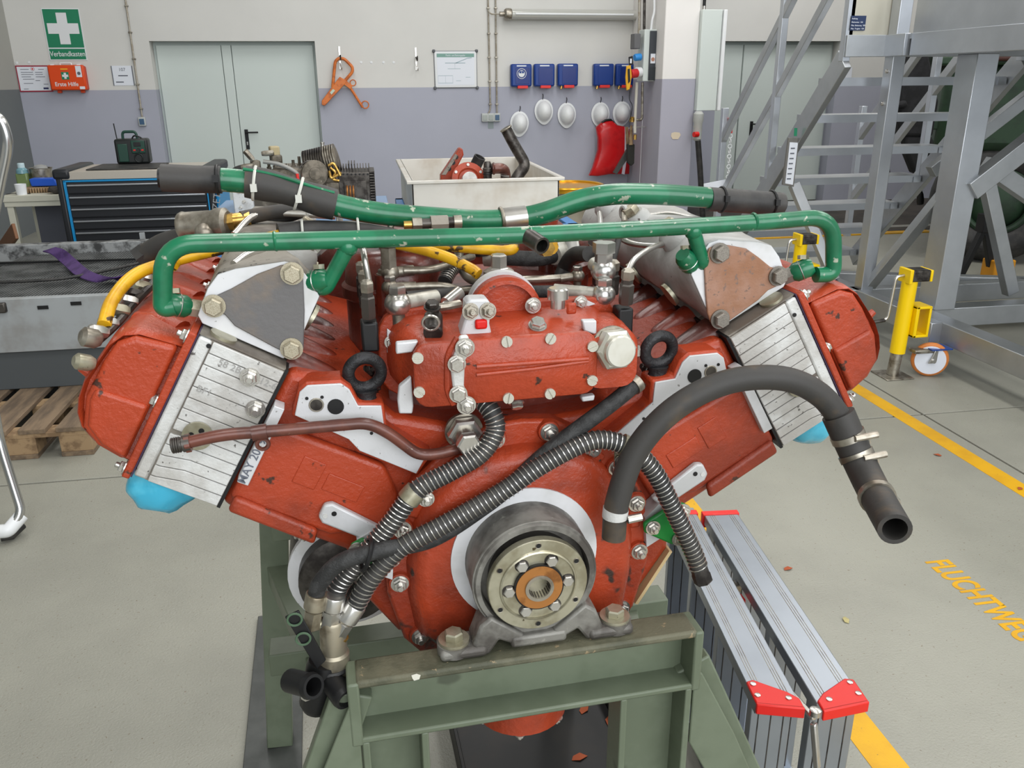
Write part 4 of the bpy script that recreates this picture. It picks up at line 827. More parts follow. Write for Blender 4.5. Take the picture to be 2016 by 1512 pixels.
# ferrules, cross piece and black bracket hanging at the lower left
fit = MB().lathe([(.016, 0), (.018, .004), (.018, .05), (.021, .054), (.021, .085), (.018, .09), (.018, .12)], EP(655, 1218, -.02), (-.05, 0, -1), 24).build('hydraulic_union', UNIONM, eng)
for (a, b, mt) in (((624, 1168), (616, 1212), UNIONM), ((660, 1172), (652, 1212), STEEL), ((702, 1190), (672, 1236), STEEL)):
    p0, p1 = EP(*a, -.024), EP(*b, -.024); d = p1-p0
    MB().lathe([(.0135, 0), (.0145, .002), (.0145, d.length*.62), (.009, d.length*.8)], p0, d, 20).build('hose_ferrule', mt, fit)
    MB().lathe([(.0125, 0), (.0125, d.length*.75), (.011, d.length*.8)], p0+d*.75, d, 6).build('ferrule_nut', mt if mt is STEEL else UNIONM, fit)
MB().tube([EP(614, 1228, -.02), EP(650, 1226, -.02)], .009, 12).build('elbow', PASSIV, fit)
MB().tube([EP(672, 1250, -.022), EP(660, 1270, -.02)], .011, 12).build('elbow', BRASS, fit)
bk = MB().prism(EPL([(561, 1216), (588, 1203), (642, 1300), (624, 1318)], -.045), (0, .004, 0)).build('black_strap', BLACK, fit, bevel=.001)
for q in ((580, 1220), (597, 1258)): MB().torus(EP(*q, -.047), FR, .009, .0016, 20, 6).build('scraped_ring', mat('scraped_green', (70, 92, 70), .6), bk)
for a, b, r in (((572, 1340), (618, 1352), .016), ((648, 1335), (682, 1378), .015)):
    p0, p1 = EP(*a, -.03), EP(*b, -.07); MB().tube([p0, p0.lerp(p1, .8), p0.lerp(p1, .85), p1], lambda t: r*(1.12 if .8 < t < .95 else 1), 20, .004).build('black_spigot', BLACK, fit)
MB().lathe([(.022, 0), (.024, .01), (.024, .07), (.018, .08)], EP(640, 1300, -.02), (-.25, 0, -1), 20).build('valve_body', BLACK, fit); MB().torus(EP(655, 1310, -.02), (0, 0, 1), .021, .004, 20, 6).build('valve_band', RUBBER, fit)
MB().tube(EPP([(660, 1330, .02), (700, 1345, .1)]), .022, 16).build('valve_outlet', BLACK, fit); bolt(fit, EP(605, 1366, -.04), (-.4, -1, 0), .015, STEEL)

# ---------------------------------------------------------------- fuel filters and lines in the V
for (x, y, r, z1) in ((EP(772, 500, .29).x, .29, .074, .402), (EP(1075, 500, .40).x, .40, .074, .400)):
    f = MB().lathe([(r, .05), (r, z1-.075), (r+.006, z1-.07), (r+.006, z1-.055), (r, z1-.05), (r*.97, z1-.02), (r*.8, z1-.006), (r*.35, z1)], (x, y, 0), (0, 0, 1), 36).build('filter_bowl', REDDIRTYSHADE, eng, smooth=45)
    MB().lathe([(.02, 0), (.02, .016)], (x, y, z1), (0, 0, 1), 16).build('filter_hub', RED, f); nut(f, (x, y, z1+.016), (0, 0, 1), .02, STEELDULL)
    MB().lathe([(.013, 0), (.013, .06)], (x-.02, y-r-.004, z1-.085), (0, 0, 1), 14).build('bolt_boss', REDDIRTYSHADE, f); nut(f, (x-.02, y-r-.004, z1-.025), (0, 0, 1), .016, STEELDULL)
def banjo(px, py, y, r, d, tubes, mt=STEEL):
    c = EP(px, py, y); b = MB(); b.sphere(c, r, 20, (1, 1, .92)); b = b.build('banjo_fitting', mt, eng, smooth=70)
    MB().hexa(c+Vector((0, 0, r*.78)), (0, 0, 1), r*.68, r*.6).build('banjo_bolt', STEEL, b); MB().lathe([(r*.55, 0), (r*.55, r)], c-Vector((0, 0, r*1.6)), (0, 0, 1), 16).build('banjo_seat', STEELDULL, b)
    if tubes:
        (a1, b1, y1), L = tubes[0]; e = EP(a1, b1, y1); dd = (e-c).normalized(); MB().tube([c+dd*r*.7, c+dd*(r*.7+L)], r*.58, 16).build('pipe_socket', d, b)
    return b
WHITEHOSE = mat('grey_hose_ferrule', (188, 186, 176), .45, .5, (150, 146, 136), 18)
banjo(783, 598, .11, .0185, WHITEHOSE, [((900, 578, .16), .052)]); banjo(768, 536, .2, .0135, STEELDULL, [((860, 528, .22), .026)], STEELDULL); banjo(768, 566, .18, .0125, STEELDULL, [((860, 562, .18), .028)], STEELDULL)
banjo(1188, 580, .115, .0175, WHITEHOSE, [((1090, 572, .15), .06)]); banjo(1188, 533, .13, .0185, WHITEHOSE, [((1150, 505, .2), .02)]); banjo(1137, 543, .2, .011, STEELDULL, [((1080, 552, .2), .02)], STEELDULL)
MB().lathe([(.012, 0), (.012, .03), (.014, .032), (.014, .046)], EP(766, 528, .2), (0, 0, 1), 6).build('tall_banjo_bolt', STEELDULL, eng)
MB().lathe([(.013, 0), (.013, .014), (.0165, .015), (.0165, .03)], EP(1188, 518, .13), (0, 0, 1), 6).build('tall_banjo_bolt', STEEL, eng)
for pts, r, mt in (([(795, 533, .2), (850, 530, .2), (900, 515, .22), (930, 505, .26)], .0058, STEELDULL), ([(795, 565, .18), (870, 563, .18), (910, 572, .18), (960, 568, .16)], .0058, STEELDULL),
                   ([(1130, 545, .2), (1070, 549, .2), (1010, 553, .19), (985, 575, .16)], .0055, STEELDULL), ([(905, 470, .3), (905, 515, .26), (925, 548, .2), (960, 552, .17)], .0075, STEELDULL), ([(800, 585, .15), (860, 580, .16), (940, 572, .2)], .009, RUBBER), ([(1150, 575, .14), (1080, 575, .15), (1020, 575, .18)], .010, RUBBERBRAID)):
    MB().tube(spline(EPP(pts), 8), r, 12).build('fuel_line', mt, eng)
cb = MB().lathe([(.021, 0), (.022, .004), (.022, .02), (.015, .024)], EP(982, 560, .16), (0, 0, 1), 24).build('centre_union', CASTDARK, eng); MB().hexa(EP(982, 545, .16), (0, 0, 1), .0155, .014).build('union_hex', STEEL, cb); MB().lathe([(.012, 0), (.012, .022), (.010, .024)], EP(982, 533, .16), (0, 0, 1), 6).build('union_cap', STEEL, cb)
# braided return hose behind
hp = spline(EPP([(955, 505, .3), (1010, 508, .28), (1060, 509, .28), (1100, 500, .3)]), 8); rh = MB().tube(hp, .0125, 16).build('return_hose', RUBBERBRAID, eng)
MB().tube(sub_path(hp, 0, .22), .0155, 18).build('hose_ferrule', WHITEHOSE, rh); MB().tube(EPP([(1088, 502, .29), (1115, 488, .32)]), .0165, 18).build('hose_ferrule', WHITEHOSE, rh); MB().hexa(EP(1115, 490, .31), (1, -.3, .2), .018, .022).build('hose_nut', STEEL, rh); MB().hexa(EP(940, 502, .29), (0, 0, 1), .02, .03).build('hose_union', STEELDARK, rh)
MB().tube(spline(EPP([(1160, 500, .2), (1130, 502, .25), (1110, 530, .28), (1100, 570, .25)]), 8), .012, 14).build('short_black_hose', RUBBER, eng)
sp, _ = spring_hose('short_spring_hose', [(905, 515, .25), (885, 535, .22), (875, 555, .2)], .010, 8, .005)
# injector delivery valves and steel lines on both flanks of the pump
for sg, base in ((-1, ((727, 640, .075), (727, 604, .08))), (1, ((1231, 612, .075), (1232, 588, .08)))):
    p0 = EP(*base[0]); blk2 = MB().box(p0+Vector((0, .01, -.016)), (.022, .03, .04)).build('delivery_valve_block', BLACK, eng, bevel=.003)
    for k in range(3):
        q = p0+Vector((sg*.004*0, k*.06, .01)); MB().lathe([(.0095, 0), (.0102, .004), (.0102, .028), (.0082, .03), (.0082, .036)], q, (0, -.1, 1), 6).build('delivery_valve', STEELDARK, blk2)
        MB().lathe([(.0088, .036), (.0092, .038), (.0092, .048), (.006, .051)], q, (0, -.1, 1), 6).build('line_nut', STEELDULL, blk2)
        if k: continue
        if sg < 0: pts = [q+Vector((0, -.004, .045)), EP(727, 560, .085), EP(718, 510, .09), EP(712, 485, .12), EP(690, 470, .2)]
        else: pts = [q+Vector((0, -.004, .045)), EP(1234, 540, .09), EP(1250, 510, .12), EP(1290, 485, .18), EP(1340, 470, .22)]
        MB().tube(spline(pts, 8), .0042, 12).build('injector_line', STEEL, blk2)
for pts, r, mt in (([(1180, 490, .2), (1182, 440, .3), (1180, 420, .35)], .0042, STEEL), ([(1218, 470, .2), (1206, 520, .18), (1200, 580, .16)], .005, RUBBER), ([(1205, 455, .3), (1240, 478, .24), (1300, 483, .2), (1345, 470, .2), (1400, 462, .26), (1455, 468, .3)], .0045, STEEL), ([(1280, 425, .36), (1320, 422, .34), (1370, 432, .3)], .005, STEEL), ([(1228, 415, .38), (1230, 440, .33)], .0055, STEELDULL),
                   ([(460, 463, .35), (500, 425, .4), (560, 420, .42), (660, 426, .42)], .0055, STEEL), ([(460, 520, .12), (490, 500, .15), (540, 490, .2), (620, 478, .28)], .005, STEEL), ([(530, 440, .45), (600, 415, .45), (650, 418, .45)], .011, RUBBER)):
    MB().tube(spline(EPP(pts), 8), r, 12).build('steel_line', mt, eng)
for q in ((1340, 470, .2), (1345, 478, .21), (1228, 418, .37), (668, 428, .41)): MB().torus(EP(*q), (1, .2, 0), .009, .004, 18, 8).build('line_clip', CAST, eng)
# thermostat neck with brass end at the upper left
nk = MB().lathe([(.021, 0), (.0225, .004), (.0215, .008), (.0215, .055), (.024, .06), (.024, .075), (.018, .08)], EP(357, 445, .42), EP(430, 440, .40)-EP(357, 445, .42), 28).build('outlet_neck', STEELDULL, eng)
for a, r, L, mt, n in ((424, .0165, .018, STEELDARK, 6), (442, .0145, .014, BRASS, 6), (455, .0115, .03, BRASS, 14)): MB().lathe([(r, 0), (r, L)], EP(a, 441-(a-424)*.2, .40), (1, 0, .08), n).build('neck_fitting', mt, nk)
MB().tube(spline(EPP([(475, 430, .40), (540, 418, .42), (600, 413, .44), (650, 415, .44)]), 6), .0115, 14).build('neck_hose', RUBBERDUST, nk)
for q in ((502, 428), (604, 418)): MB().torus(EP(*q, .42), (1, 0, .1), .0125, .0018, 18, 6).build('cable_tie', TIEWHITE, nk)
MB().sphere(EP(405, 458, .39), .017, 16).build('neck_elbow', STEELDULL, nk)
dk = MB().tube(spline(EPP([(395, 462, .42), (330, 475, .44), (285, 500, .46)]), 8), .016, 14).build('dark_bleed_hose', RUBBERDUST, eng); MB().tube(EPP([(290, 495, .46), (272, 508, .46)]), .0185, 6).build('hose_coupling', RUBBER, dk)

# ================================================================ stand, tray, ladder
SM = EM @ Matrix.Translation((0, 0, -CZ))
st = thing('engine_stand', 'grey-green welded steel stand carrying the red engine', 'stand', SM)
def S(p): return Vector((p[0], p[1], p[2]+CZ))
ZT = -.0995; X0, X1 = -.252, .230
def sb(a, b, name, mt, bev=.003, par=None): return MB().bb(S(a), S(b)).build(name, mt, par or st, bevel=bev)
beam = sb((X0, -.078, ZT-.012), (X1, -.028, ZT), 'top_beam', STANDTOP, .004)
sb((X0, -.036, ZT-.10), (X1, -.026, ZT-.012), 'beam_web', STAND, .002, beam); sb((X0, -.078, ZT-.102), (X1, -.028, ZT-.092), 'beam_flange', STAND, .003, beam)
sb((X0-.012, -.079, ZT-.104), (X0+.004, -.026, ZT-.002), 'beam_end_plate', STAND, .003, beam); sb((X1-.004, -.079, ZT-.104), (X1+.010, -.026, ZT-.002), 'beam_end_plate', STAND, .003, beam)
for (a, b) in ((-.250, -.160), (.118, .228)):
    leg = sb((a, -.034, -CZ+.012), (b, -.026, ZT-.1), 'leg', STAND, .002); sb((a, -.078, -CZ+.012), (a+.010, -.03, ZT-.1), 'leg_flange', STAND, .002, leg); sb((b-.010, -.078, -CZ+.012), (b, -.03, ZT-.1), 'leg_flange', STAND, .002, leg)
for sg, x in ((-1, X0), (1, X1)):
    q = [(x, ZT-.03), (x+sg*.008, ZT-.03), (x+sg*.19, -.56), (x+sg*.19, -.62), (x+sg*.14, -.60), (x, ZT-.16)] if sg < 0 else [(x, ZT-.075), (x+.012, ZT-.075), (x+.075, -.30), (x+.17, -.52), (x+.13, -.56), (x, ZT-.20)]
    MB().prism([S((a, -.078, b)) for a, b in q], (0, .006, 0)).build('gusset', STAND, st, bevel=.002)
    a, b = ((x-.005, -.052, ZT-.03), (x-.19, -.052, -.62)) if sg < 0 else ((x+.01, -.04, ZT-.08), (x+.32, -.02, -.86))
    MB().bar(S(a), S(b), .056, .022, (0, 1, 0)).build('diagonal_brace', STAND, st, bevel=.003)
    sx = -.48 if sg < 0 else .31
    sb((sx-(.072 if sg < 0 else .03), .0, -CZ), (sx+(.072 if sg < 0 else .03), 1.40, -CZ+.012), 'floor_skid', PLATE, .002)
    MB().bar(S((sx*.86, .825, -.30)), S((sx*.965, .825, -CZ+.012)), .064, .05, (0, 1, 0)).build('rear_leg', STAND, st, bevel=.003)
sb((-.25, -.10, -CZ), (.25, .05, -CZ+.012), 'front_foot_plate', PLATE, .002)
sb((-.42, .44, -.47), (.42, .50, -.42), 'rear_cross_beam', STAND, .003); sb((-.42, .78, -.36), (.42, .87, -.30), 'rear_mount_beam', STAND, .003)
for sg in (-1, 1):
    MB().bar(S((sg*.20, -.05, -.46)), S((sg*.42, .82, -.46)), .05, .05).build('side_rail', STAND, st, bevel=.003)
    sb((sg*.30-.05, .80, -.30), (sg*.30+.05, .86, -.135), 'rear_mount_block', STAND, .003)
    sb((sg*.30-.06, .55, -.17), (sg*.30+.06, .88, -.13), 'rear_support_arm', STAND, .003)
for x, z in ((-.173, -.103),): MB().prism([S((x+a, -.0782, z+b)) for a, b in ((-.006, .003), (.001, .004), (.006, .001), (.004, -.005), (-.003, -.006), (-.005, -.002))], (0, -.0008, 0)).build('paint_chip', mat('bare_chip', (206, 204, 192), .6), st)
tr = thing('drip_tray', 'oily black drip tray on floor below the engine', 'tray', SM)
sb((-.02, .10, -CZ+.014), (.40, 1.1, -CZ+.022), 'tray_base', TRAYM, .002, tr)
for a, b in (((-.03, .09), (-.02, 1.11)), ((.40, .09), (.41, 1.11)), ((-.03, .09), (.41, .10)), ((-.03, 1.1), (.41, 1.11))): sb((a[0], a[1], -CZ+.013), (b[0], b[1], -CZ+.09), 'tray_rim', TRAYM, .002, tr)
LEAF = mat('dry_leaf', (160, 76, 40), .7)
for k, (a, b) in enumerate(((1140, 1490), (1150, 1395), (1200, 1420))):
    r_ = ray(a, b); kk = (.025-HC)/r_.z; w = r_*kk
    lf = MB(); lf.prism([(-.02, -.006, 0), (0, -.012, .003), (.022, 0, .001), (.004, .011, .004), (-.014, .006, .001)], (0, 0, .0012)); o = lf.build('dry_leaf', LEAF, None, M=MT(w.x, w.y, .0225, 40*k)); tag(o, ('dry leaf lying in the black tray nearest the beam', 'dry leaf in the black tray under the engine', 'dry leaf at right of the black tray')[k], 'leaf')
for k, (a, b, lab) in enumerate(((1551, 1121, 'small brown leaf on floor right of the folded ladder'), (1665, 1222, 'pale yellow leaf on concrete left of lane lettering'), (1846, 897, 'brown leaf beside the far yellow line'), (2008, 963, 'brown leaf lying on the far yellow line'))):
    w = FP(a, b); lf = MB(); lf.prism([(-.016, -.006, 0), (0, -.010, .004), (.018, 0, .001), (.004, .010, .004), (-.012, .006, .001)], (0, 0, .0012)); o = lf.build('dry_leaf', LEAF if k != 1 else mat('pale_leaf', (168, 158, 110), .7), None, M=MT(w.x, w.y, .0015, 70*k)); tag(o, lab, 'leaf')
pl = thing('red_pump_casting', 'small red casting lying on floor under right brace', 'casting', SM @ Matrix.Translation((.37, .16, 0)))
MB().torus((0, 0, .05), (.2, -1, .4), .05, .014, 28, 10).build('ring', RED, pl); MB().box((0, .04, .02), (.09, .06, .04)).build('base', RED, pl, bevel=.006)
# folded aluminium step ladder lying on its side
LZ = .45
la = thing('step_ladder', 'folded aluminium step ladder lying on its side with red hinges', 'ladder', Matrix.Translation(FP(1600, 1250, LZ)*1 - Vector((0, 0, LZ))))
lo = la.matrix_world.translation
L1, L2 = [FP(a, b, LZ) for a, b in ((1490, 1361), (1573, 1380), (1367, 1011), (1343, 1060))], None
nR, fR = FP(1573, 1380, LZ), FP(1372, 1012, LZ); d1 = (fR-nR).normalized(); s1 = Vector((-d1.y, d1.x, 0)); W1 = .088
nL2, fL2 = FP(1608, 1385, LZ), FP(1387, 1015, LZ); d2 = (fL2-nL2).normalized(); s2 = Vector((d2.y, -d2.x, 0)); W2 = .098
def rail(n, d, s, w, L, inner):
    r = MB(); q = [n, n+s*w, n+s*w+d*L, n+d*L]; r.prism([p-lo for p in q], (0, 0, -.028)); r = r.build('side_rail', LADALU, la, bevel=.002)
    for k in (.16, .22, .28, .72, .78, .84): MB().bar(n+s*w*k+d*.0-lo+Vector((0, 0, .0003)), n+s*w*k+d*L-lo+Vector((0, 0, .0003)), .0012, .0008).build('extruded_groove', STEELDULL, r)
    low = MB(); low.prism([p-lo-Vector((0, 0, LZ-.03)) for p in q], (0, 0, -.028)); low.build('side_rail', LADALU, la, bevel=.002)
    k = .035
    while k < L:
        c = n + s*w*.5 + d*k - lo; t = MB(); R = Matrix((s, d, Vector((0, 0, 1)))).transposed()
        t.box(c-Vector((0, 0, LZ/2)), (w*.96, .026, LZ-.05), R); t = t.build('tread', LADALU, la, bevel=.002)
        for g in (-.3, 0, .3): MB().box(c+s*w*g-d*.0135-Vector((0, 0, LZ/2)), (.002, .0012, LZ-.07), R).build('tread_groove', STEELDARK, t)
        MB().box(c+s*w*.2-d*.0-Vector((0, 0, .04)), (.012, .034, .012), R).build('rivet', STEEL, t); k += .235
    return r
r1 = rail(nR, d1, s1, W1, (fR-nR).length+.04, 1); r2 = rail(nL2, d2, s2, W2, (fL2-nL2).length, -1)
RP = mat('red_hinge_plastic', (214, 36, 30), .38)
for n, d, s, w in ((nR, d1, s1, W1), (nL2, d2, s2, W2)):
    h = MB(); q = [n-d*.03, n+s*w*1.03-d*.012, n+s*w*1.03+d*.055, n+s*w*.85+d*.06, n+s*w*.2+d*.02, n+d*.0]; h.prism([p-lo+Vector((0, 0, .001)) for p in q], (0, 0, .007)); h = h.build('hinge_plate', RP, la, bevel=.003)
    MB().prism([p-lo+Vector((0, 0, -.016)) for p in (n-d*.032, n+s*w*1.03-d*.014, n+s*w*1.03-d*.006, n-d*.024)], (0, 0, .024)).build('hinge_lip', RP, h, bevel=.002)
    for a, b in ((.92, .012), (.9, .045), (.25, .0)): MB().lathe([(.006, 0), (.006, .002), (.003, .003)], n+s*w*a+d*b-lo+Vector((0, 0, .008)), (0, 0, 1), 14).build('rivet', STEEL, h)
    e = n+d*((fL2-nL2).length); MB().prism([p-lo for p in (e-s*.004, e+s*(w+.004), e+s*(w+.004)+d*.022, e-s*.004+d*.022)], (0, 0, -.04)).build('foot_cap', RP, la, bevel=.003)
    MB().prism([p-lo+Vector((0, 0, .003)) for p in (e-s*.004, e+s*(w+.004), e+s*(w+.004)+d*.022, e-s*.004+d*.022)], (0, 0, -.006)).build('foot_cap', RP, la, bevel=.002)
pv = (nR+nL2)/2 - d1*.035; MB().lathe([(.011, 0), (.011, .012), (.006, .014)], pv-lo, (0, 0, 1), 18).build('hinge_pivot', STEEL, la)
MB().bar(pv-lo+Vector((0, 0, -.01)), pv-lo+d1*.12+Vector((-.02, 0, -.02)), .012, .01).build('locking_bar', STEEL, la, bevel=.003); MB().bar(pv-lo+Vector((.0, -.0, -.02)), pv-lo+Vector((.012, -.015, -.12)), .014, .012).build('locking_bar', STEEL, la, bevel=.003)
p = nR.lerp(fR, .62); MB().box(p-lo+Vector((.012, 0, -.05)), (.05, .03, .02)).build('spreader_joint', STEELDULL, la, bevel=.003); p = nR.lerp(fR, .55); MB().box(p-lo+Vector((.012, 0, -.06)), (.035, .03, .03)).build('spreader_cap', RP, la, bevel=.003)
# clear yellow side strip of the second lane marking is part of the floor

# ================================================================ radiator on a pallet, far left
PZ = .144
pa = thing('pallet', 'weathered wooden pallet carrying the grey radiator', 'pallet', Matrix.Translation((-1.9, 4.24, 0)))
def pb(a, b, name, mt, bev=.002): return MB().bb((a[0]+1.9, a[1]-4.24, a[2]), (b[0]+1.9, b[1]-4.24, b[2])).build(name, mt, pa, bevel=bev)
for a, b in ((-2.50, -2.36), (-2.32, -2.22), (-2.17, -2.03), (-1.99, -1.87), (-1.82, -1.675), (-1.625, -1.51), (-1.465, -1.32)): pb((a, 3.835, PZ-.022), (b, 4.74, PZ), 'deck_board', WOOD)
for y in (3.84, 4.22, 4.6):
    pb((-2.5, y, PZ-.044), (-1.32, y+.1, PZ-.022), 'stringer_board', WOODEND)
    for x in (-2.5, -1.72+.02, -1.46): pb((x, y, .022), (x+.14, y+.12, PZ-.044), 'block', WOODEND)
for x in (-2.5, -1.7, -1.46): pb((x, 3.835, 0), (x+.14, 4.74, .022), 'bottom_board', WOOD)
RY = 4.40; zc = WP(100, 690, RY).z; zt = WP(100, 588, RY).z; zbk = zt
yb = FP(150, 492, zt).y
ra = thing('radiator', 'grey finned vehicle radiator in a steel case lying on the pallet', 'radiator', Matrix.Translation((-1.9, RY, PZ)))
def rb(a, b, name, mt, bev=.003, par=None): return MB().bb((a[0]+1.9, a[1]-RY, a[2]-PZ), (b[0]+1.9, b[1]-RY, b[2]-PZ)).build(name, mt, par or ra, bevel=bev)
XR = -1.12
case_ = rb((-3.0, RY, zc), (XR, RY+.02, zt), 'front_panel', RADG); rb((-3.0, RY+.03, PZ+.001), (XR-.03, yb-.05, zc), 'base_box', mat('dark_grey_box', (78, 82, 84), .55))
rb((XR-.02, RY, zc), (XR, yb, zt), 'end_panel', RADG); rb((-3.0, yb-.05, zc), (XR+.1, yb+.03, zt+.05), 'rear_header', mat('dirty_white_header', (150, 152, 152), .5, .1, (60, 60, 60), 9, (.42, .6))); rb((-3.0, RY, zt-.004), (XR, RY+.05, zt+.006), 'front_rim', RADG)
rb((-3.0, RY+.05, zc), (XR, yb-.05, zt-.05), 'core', CORE)
n = 64; xs = [-2.15+k*(1.02/n) for k in range(n)]
for k, x in enumerate(xs): MB().bb((x+1.9-.0045, .05, zt-.05-PZ), (x+1.9+.0045, yb-.05-RY, zt-.012-PZ)).build('fin', FINM, ra)
MB().bar((0-1.2, yb-.3-RY, zt-PZ+.0), (.8, yb-.42-RY, zt-PZ+.0), .02, .012).build('cross_strap', BLACK, ra)
MB().box(Vector(FP(283, 482, zt))-Vector((-1.9, RY, PZ))+Vector((0, 0, .03)), (.03, .02, .1)).build('header_bracket', RADG, ra)
for q in ((85, 605), (150, 597)): MB().box(WP(*q, RY)-Vector((-1.9, RY+.004, PZ)), (.05, .004, .018)).build('case_slot', BLACK, case_)
MB().box(WP(3, 605, RY)-Vector((-1.9, RY+.01, PZ)), (.05, .03, .05)).build('case_latch', STEELDARK, case_, bevel=.006)
SLING = mat('purple_webbing', (84, 58, 112), .7, 0, (68, 46, 92), 12, bump=.3)
sl = MB(); sp_ = spline([FP(a, b, zt+h) for a, b, h in ((97, 492, .06), (115, 498, .055), (135, 515, .02), (165, 540, .012), (205, 552, .01), (240, 546, .014), (262, 566, .01), (275, 572, .0))], 5)
up_ = [Vector((.045, -.02, .014)) for p in sp_]; sl.loft([[p-u, p+u, p+u+Vector((0, 0, .006)), p-u+Vector((0, 0, .006))] for p, u in zip(sp_, up_)]); tag(sl.build('lifting_sling', SLING, None), 'purple webbing sling draped over the radiator fins', 'sling')
cb_ = MB().tube(spline([FP(a, b, zt+.008) for a, b in ((-40, 557), (60, 553), (140, 546), (230, 528), (300, 512))], 6), .009, 10).build('black_cable', RUBBER, None); tag(cb_, 'black cable lying across the radiator core', 'cable')
# chrome tube frame at the left edge
fr = thing('tube_stand', 'chromed tube stand with white rubber foot at left edge', 'stand', Matrix.Translation(FP(20, 1055)))
o = FP(20, 1055); CHR = mat('chromed_tube', (196, 196, 194), .2, .95)
pts = [FP(-60, 1050, .05), FP(14, 1046, .05), FP(44, 1012, .10), FP(0, 872, .36), WP(-30, 700, 3.2), WP(-50, 560, 3.35)]
MB().tube(fillet([p-o for p in pts], .06, 6), .017, 16).build('leg_tube', CHR, fr)
ft = MB().tube(fillet([p-o for p in (FP(2, 1046, .05), FP(16, 1045, .052), FP(43, 1014, .09))], .05, 6), .026, 16).build('rubber_foot', WHITEPL, fr); MB().tube([p-o for p in (FP(2, 1058, .022), FP(22, 1055, .02), FP(44, 1034, .035))], .016, 12).build('foot_tread', RUBBER, ft)
MB().tube(spline([WP(a, b, 3.3)-o for a, b in ((-30, 215), (0, 235), (14, 270), (14, 300), (4, 350), (-12, 430), (-40, 560))], 6), .017, 16).build('handle_tube', CHR, fr); MB().tube([WP(-20, 330, 3.3)-o, WP(6, 347, 3.3)-o], .012, 12).build('cross_tube', CHR, fr)
# ================================================================ tool trolley and bench
TY = 6.8; p0 = WP(125, 332, TY); tx0, tx1 = WP(118, 400, TY).x, WP(425, 400, TY).x
tt = thing('tool_trolley', 'black tool trolley with blue frame and aluminium drawer pulls', 'tool trolley', MT((tx0+tx1)/2, TY, 0)); hw = (tx1-tx0)/2; TZ = 1.03
def tb(a, b, name, mt, bev=.004, par=None): return MB().bb(a, b).build(name, mt, par or tt, bevel=bev)
tb((-hw, .02, .14), (hw, .62, TZ-.07), 'cabinet', TROLB, .01)
for x in (-hw, hw-.05): tb((x, -.01, .12), (x+.05, .06, TZ-.05), 'corner_post', TROLK, .015)
tb((hw, .05, .14), (hw+.02, .6, TZ-.06), 'side_panel', TROLB, .004)
tb((-hw+.02, -.005, TZ-.075), (hw-.02, .6, TZ-.015), 'top_panel', mat('trolley_top', (196, 188, 176), .35, .4), .004)
for x, w in ((-hw-.015, .12), (hw-.09, .12)): tb((x, -.02, TZ-.07), (x+w, .64, TZ+.004), 'bumper', TROLK, .02)
tb((-.35, .05, TZ-.014), (.15, .5, TZ-.004), 'rubber_mat', RUBBER, .003)
text('plate_text', 'HAZET', STEELDARK, tt, Matrix.Translation((hw-.19, -.0056, TZ-.045)) @ WALLTXT, .03)
tb((-hw+.05, 0, .16), (hw-.05, .02, TZ-.085), 'drawer_frame', TROLK, .003); tb((-hw+.05, -.012, .16), (-hw+.07, .02, TZ-.08), 'blue_edge', TROLB, .003); tb((hw-.055, -.012, .16), (hw-.045, .02, TZ-.08), 'blue_edge', TROLB, .003); tb((-hw+.05, -.012, TZ-.09), (hw-.045, .02, TZ-.078), 'blue_edge', TROLB, .003)
zs = [TZ-.088]; 
for h in (.088, .088, .088, .088, .088, .092, .12, .14): zs.append(zs[-1]-h)
for a, b in zip(zs, zs[1:]):
    d = tb((-hw+.075, -.022, b+.006), (hw-.06, .0, a-.004), 'drawer', TROLK, .003); tb((-hw+.08, -.035, a-.03), (hw-.065, -.020, a-.018), 'pull', ALUB, .003, d)
for x in (-hw+.1, hw-.1):
    for y in (.1, .55): MB().cyl((x-.02, y, .062), (x+.02, y, .062), .06, n=20).build('castor', RUBBER, tt); 
for x in (-hw+.1, hw-.1):
    for y in (.1, .55): tb((x-.03, y-.03, .1), (x+.03, y+.03, .145), 'castor_fork', STEELDARK, .003)
text('side_text', 'HAZET', ALU, tt, Matrix.Translation((hw+.0, -.012, .72)) @ Matrix.Rotation(math.radians(-78), 4, 'Y') @ WALLTXT, .075)
# radio
RADK = mat('radio_black', (22, 26, 26), .45); RADGN = mat('radio_green', (20, 60, 48), .45)
pr_ = WP(261, 306, TY+.42); ro = thing('site_radio', 'black and green site radio with antenna standing on trolley', 'radio', MT(pr_.x, TY+.42, TZ-.003, 4) @ Matrix.Diagonal((.72, .72, .8, 1)))
def rr(a, b, n, mt, bev=.01): return MB().bb(a, b).build(n, mt, ro, bevel=bev)
rr((-.17, 0, 0), (.17, .2, .235), 'body', RADK, .02); rr((-.14, -.012, .02), (-.04, 0, .19), 'speaker_panel', RADGN, .01); rr((.0, -.014, .10), (.14, 0, .22), 'control_panel', RADGN, .01); rr((.03, -.02, .165), (.10, -.012, .205), 'display', BLACK, .003)
MB().lathe([(.018, 0), (.016, .02)], (.07, -.014, .13), FR, 18).build('tuning_knob', RADK, ro)
for x in (.03, .11): MB().box((x, -.016, .13), (.025, .006, .014)).build('red_button', REDPLASTIC, ro, bevel=.002)
MB().torus((.06, -.002, .055), FR, .04, .008, 24, 8).build('speaker_ring', RADK, ro)
MB().tube(fillet([(-.09, .1, .22), (-.085, .1, .30), (.05, .1, .30), (.06, .1, .22)], .03), .014, 10).build('carry_handle', RADGN, ro); MB().tube([(-.15, .1, .23), (-.16, .1, .38)], .006, 8).build('antenna', RADK, ro); MB().tube(spline([(.0, .1, .23), (.03, .09, .26), (.08, .09, .25), (.11, .09, .23)], 5), .008, 8).build('cable_loop', RADK, ro)
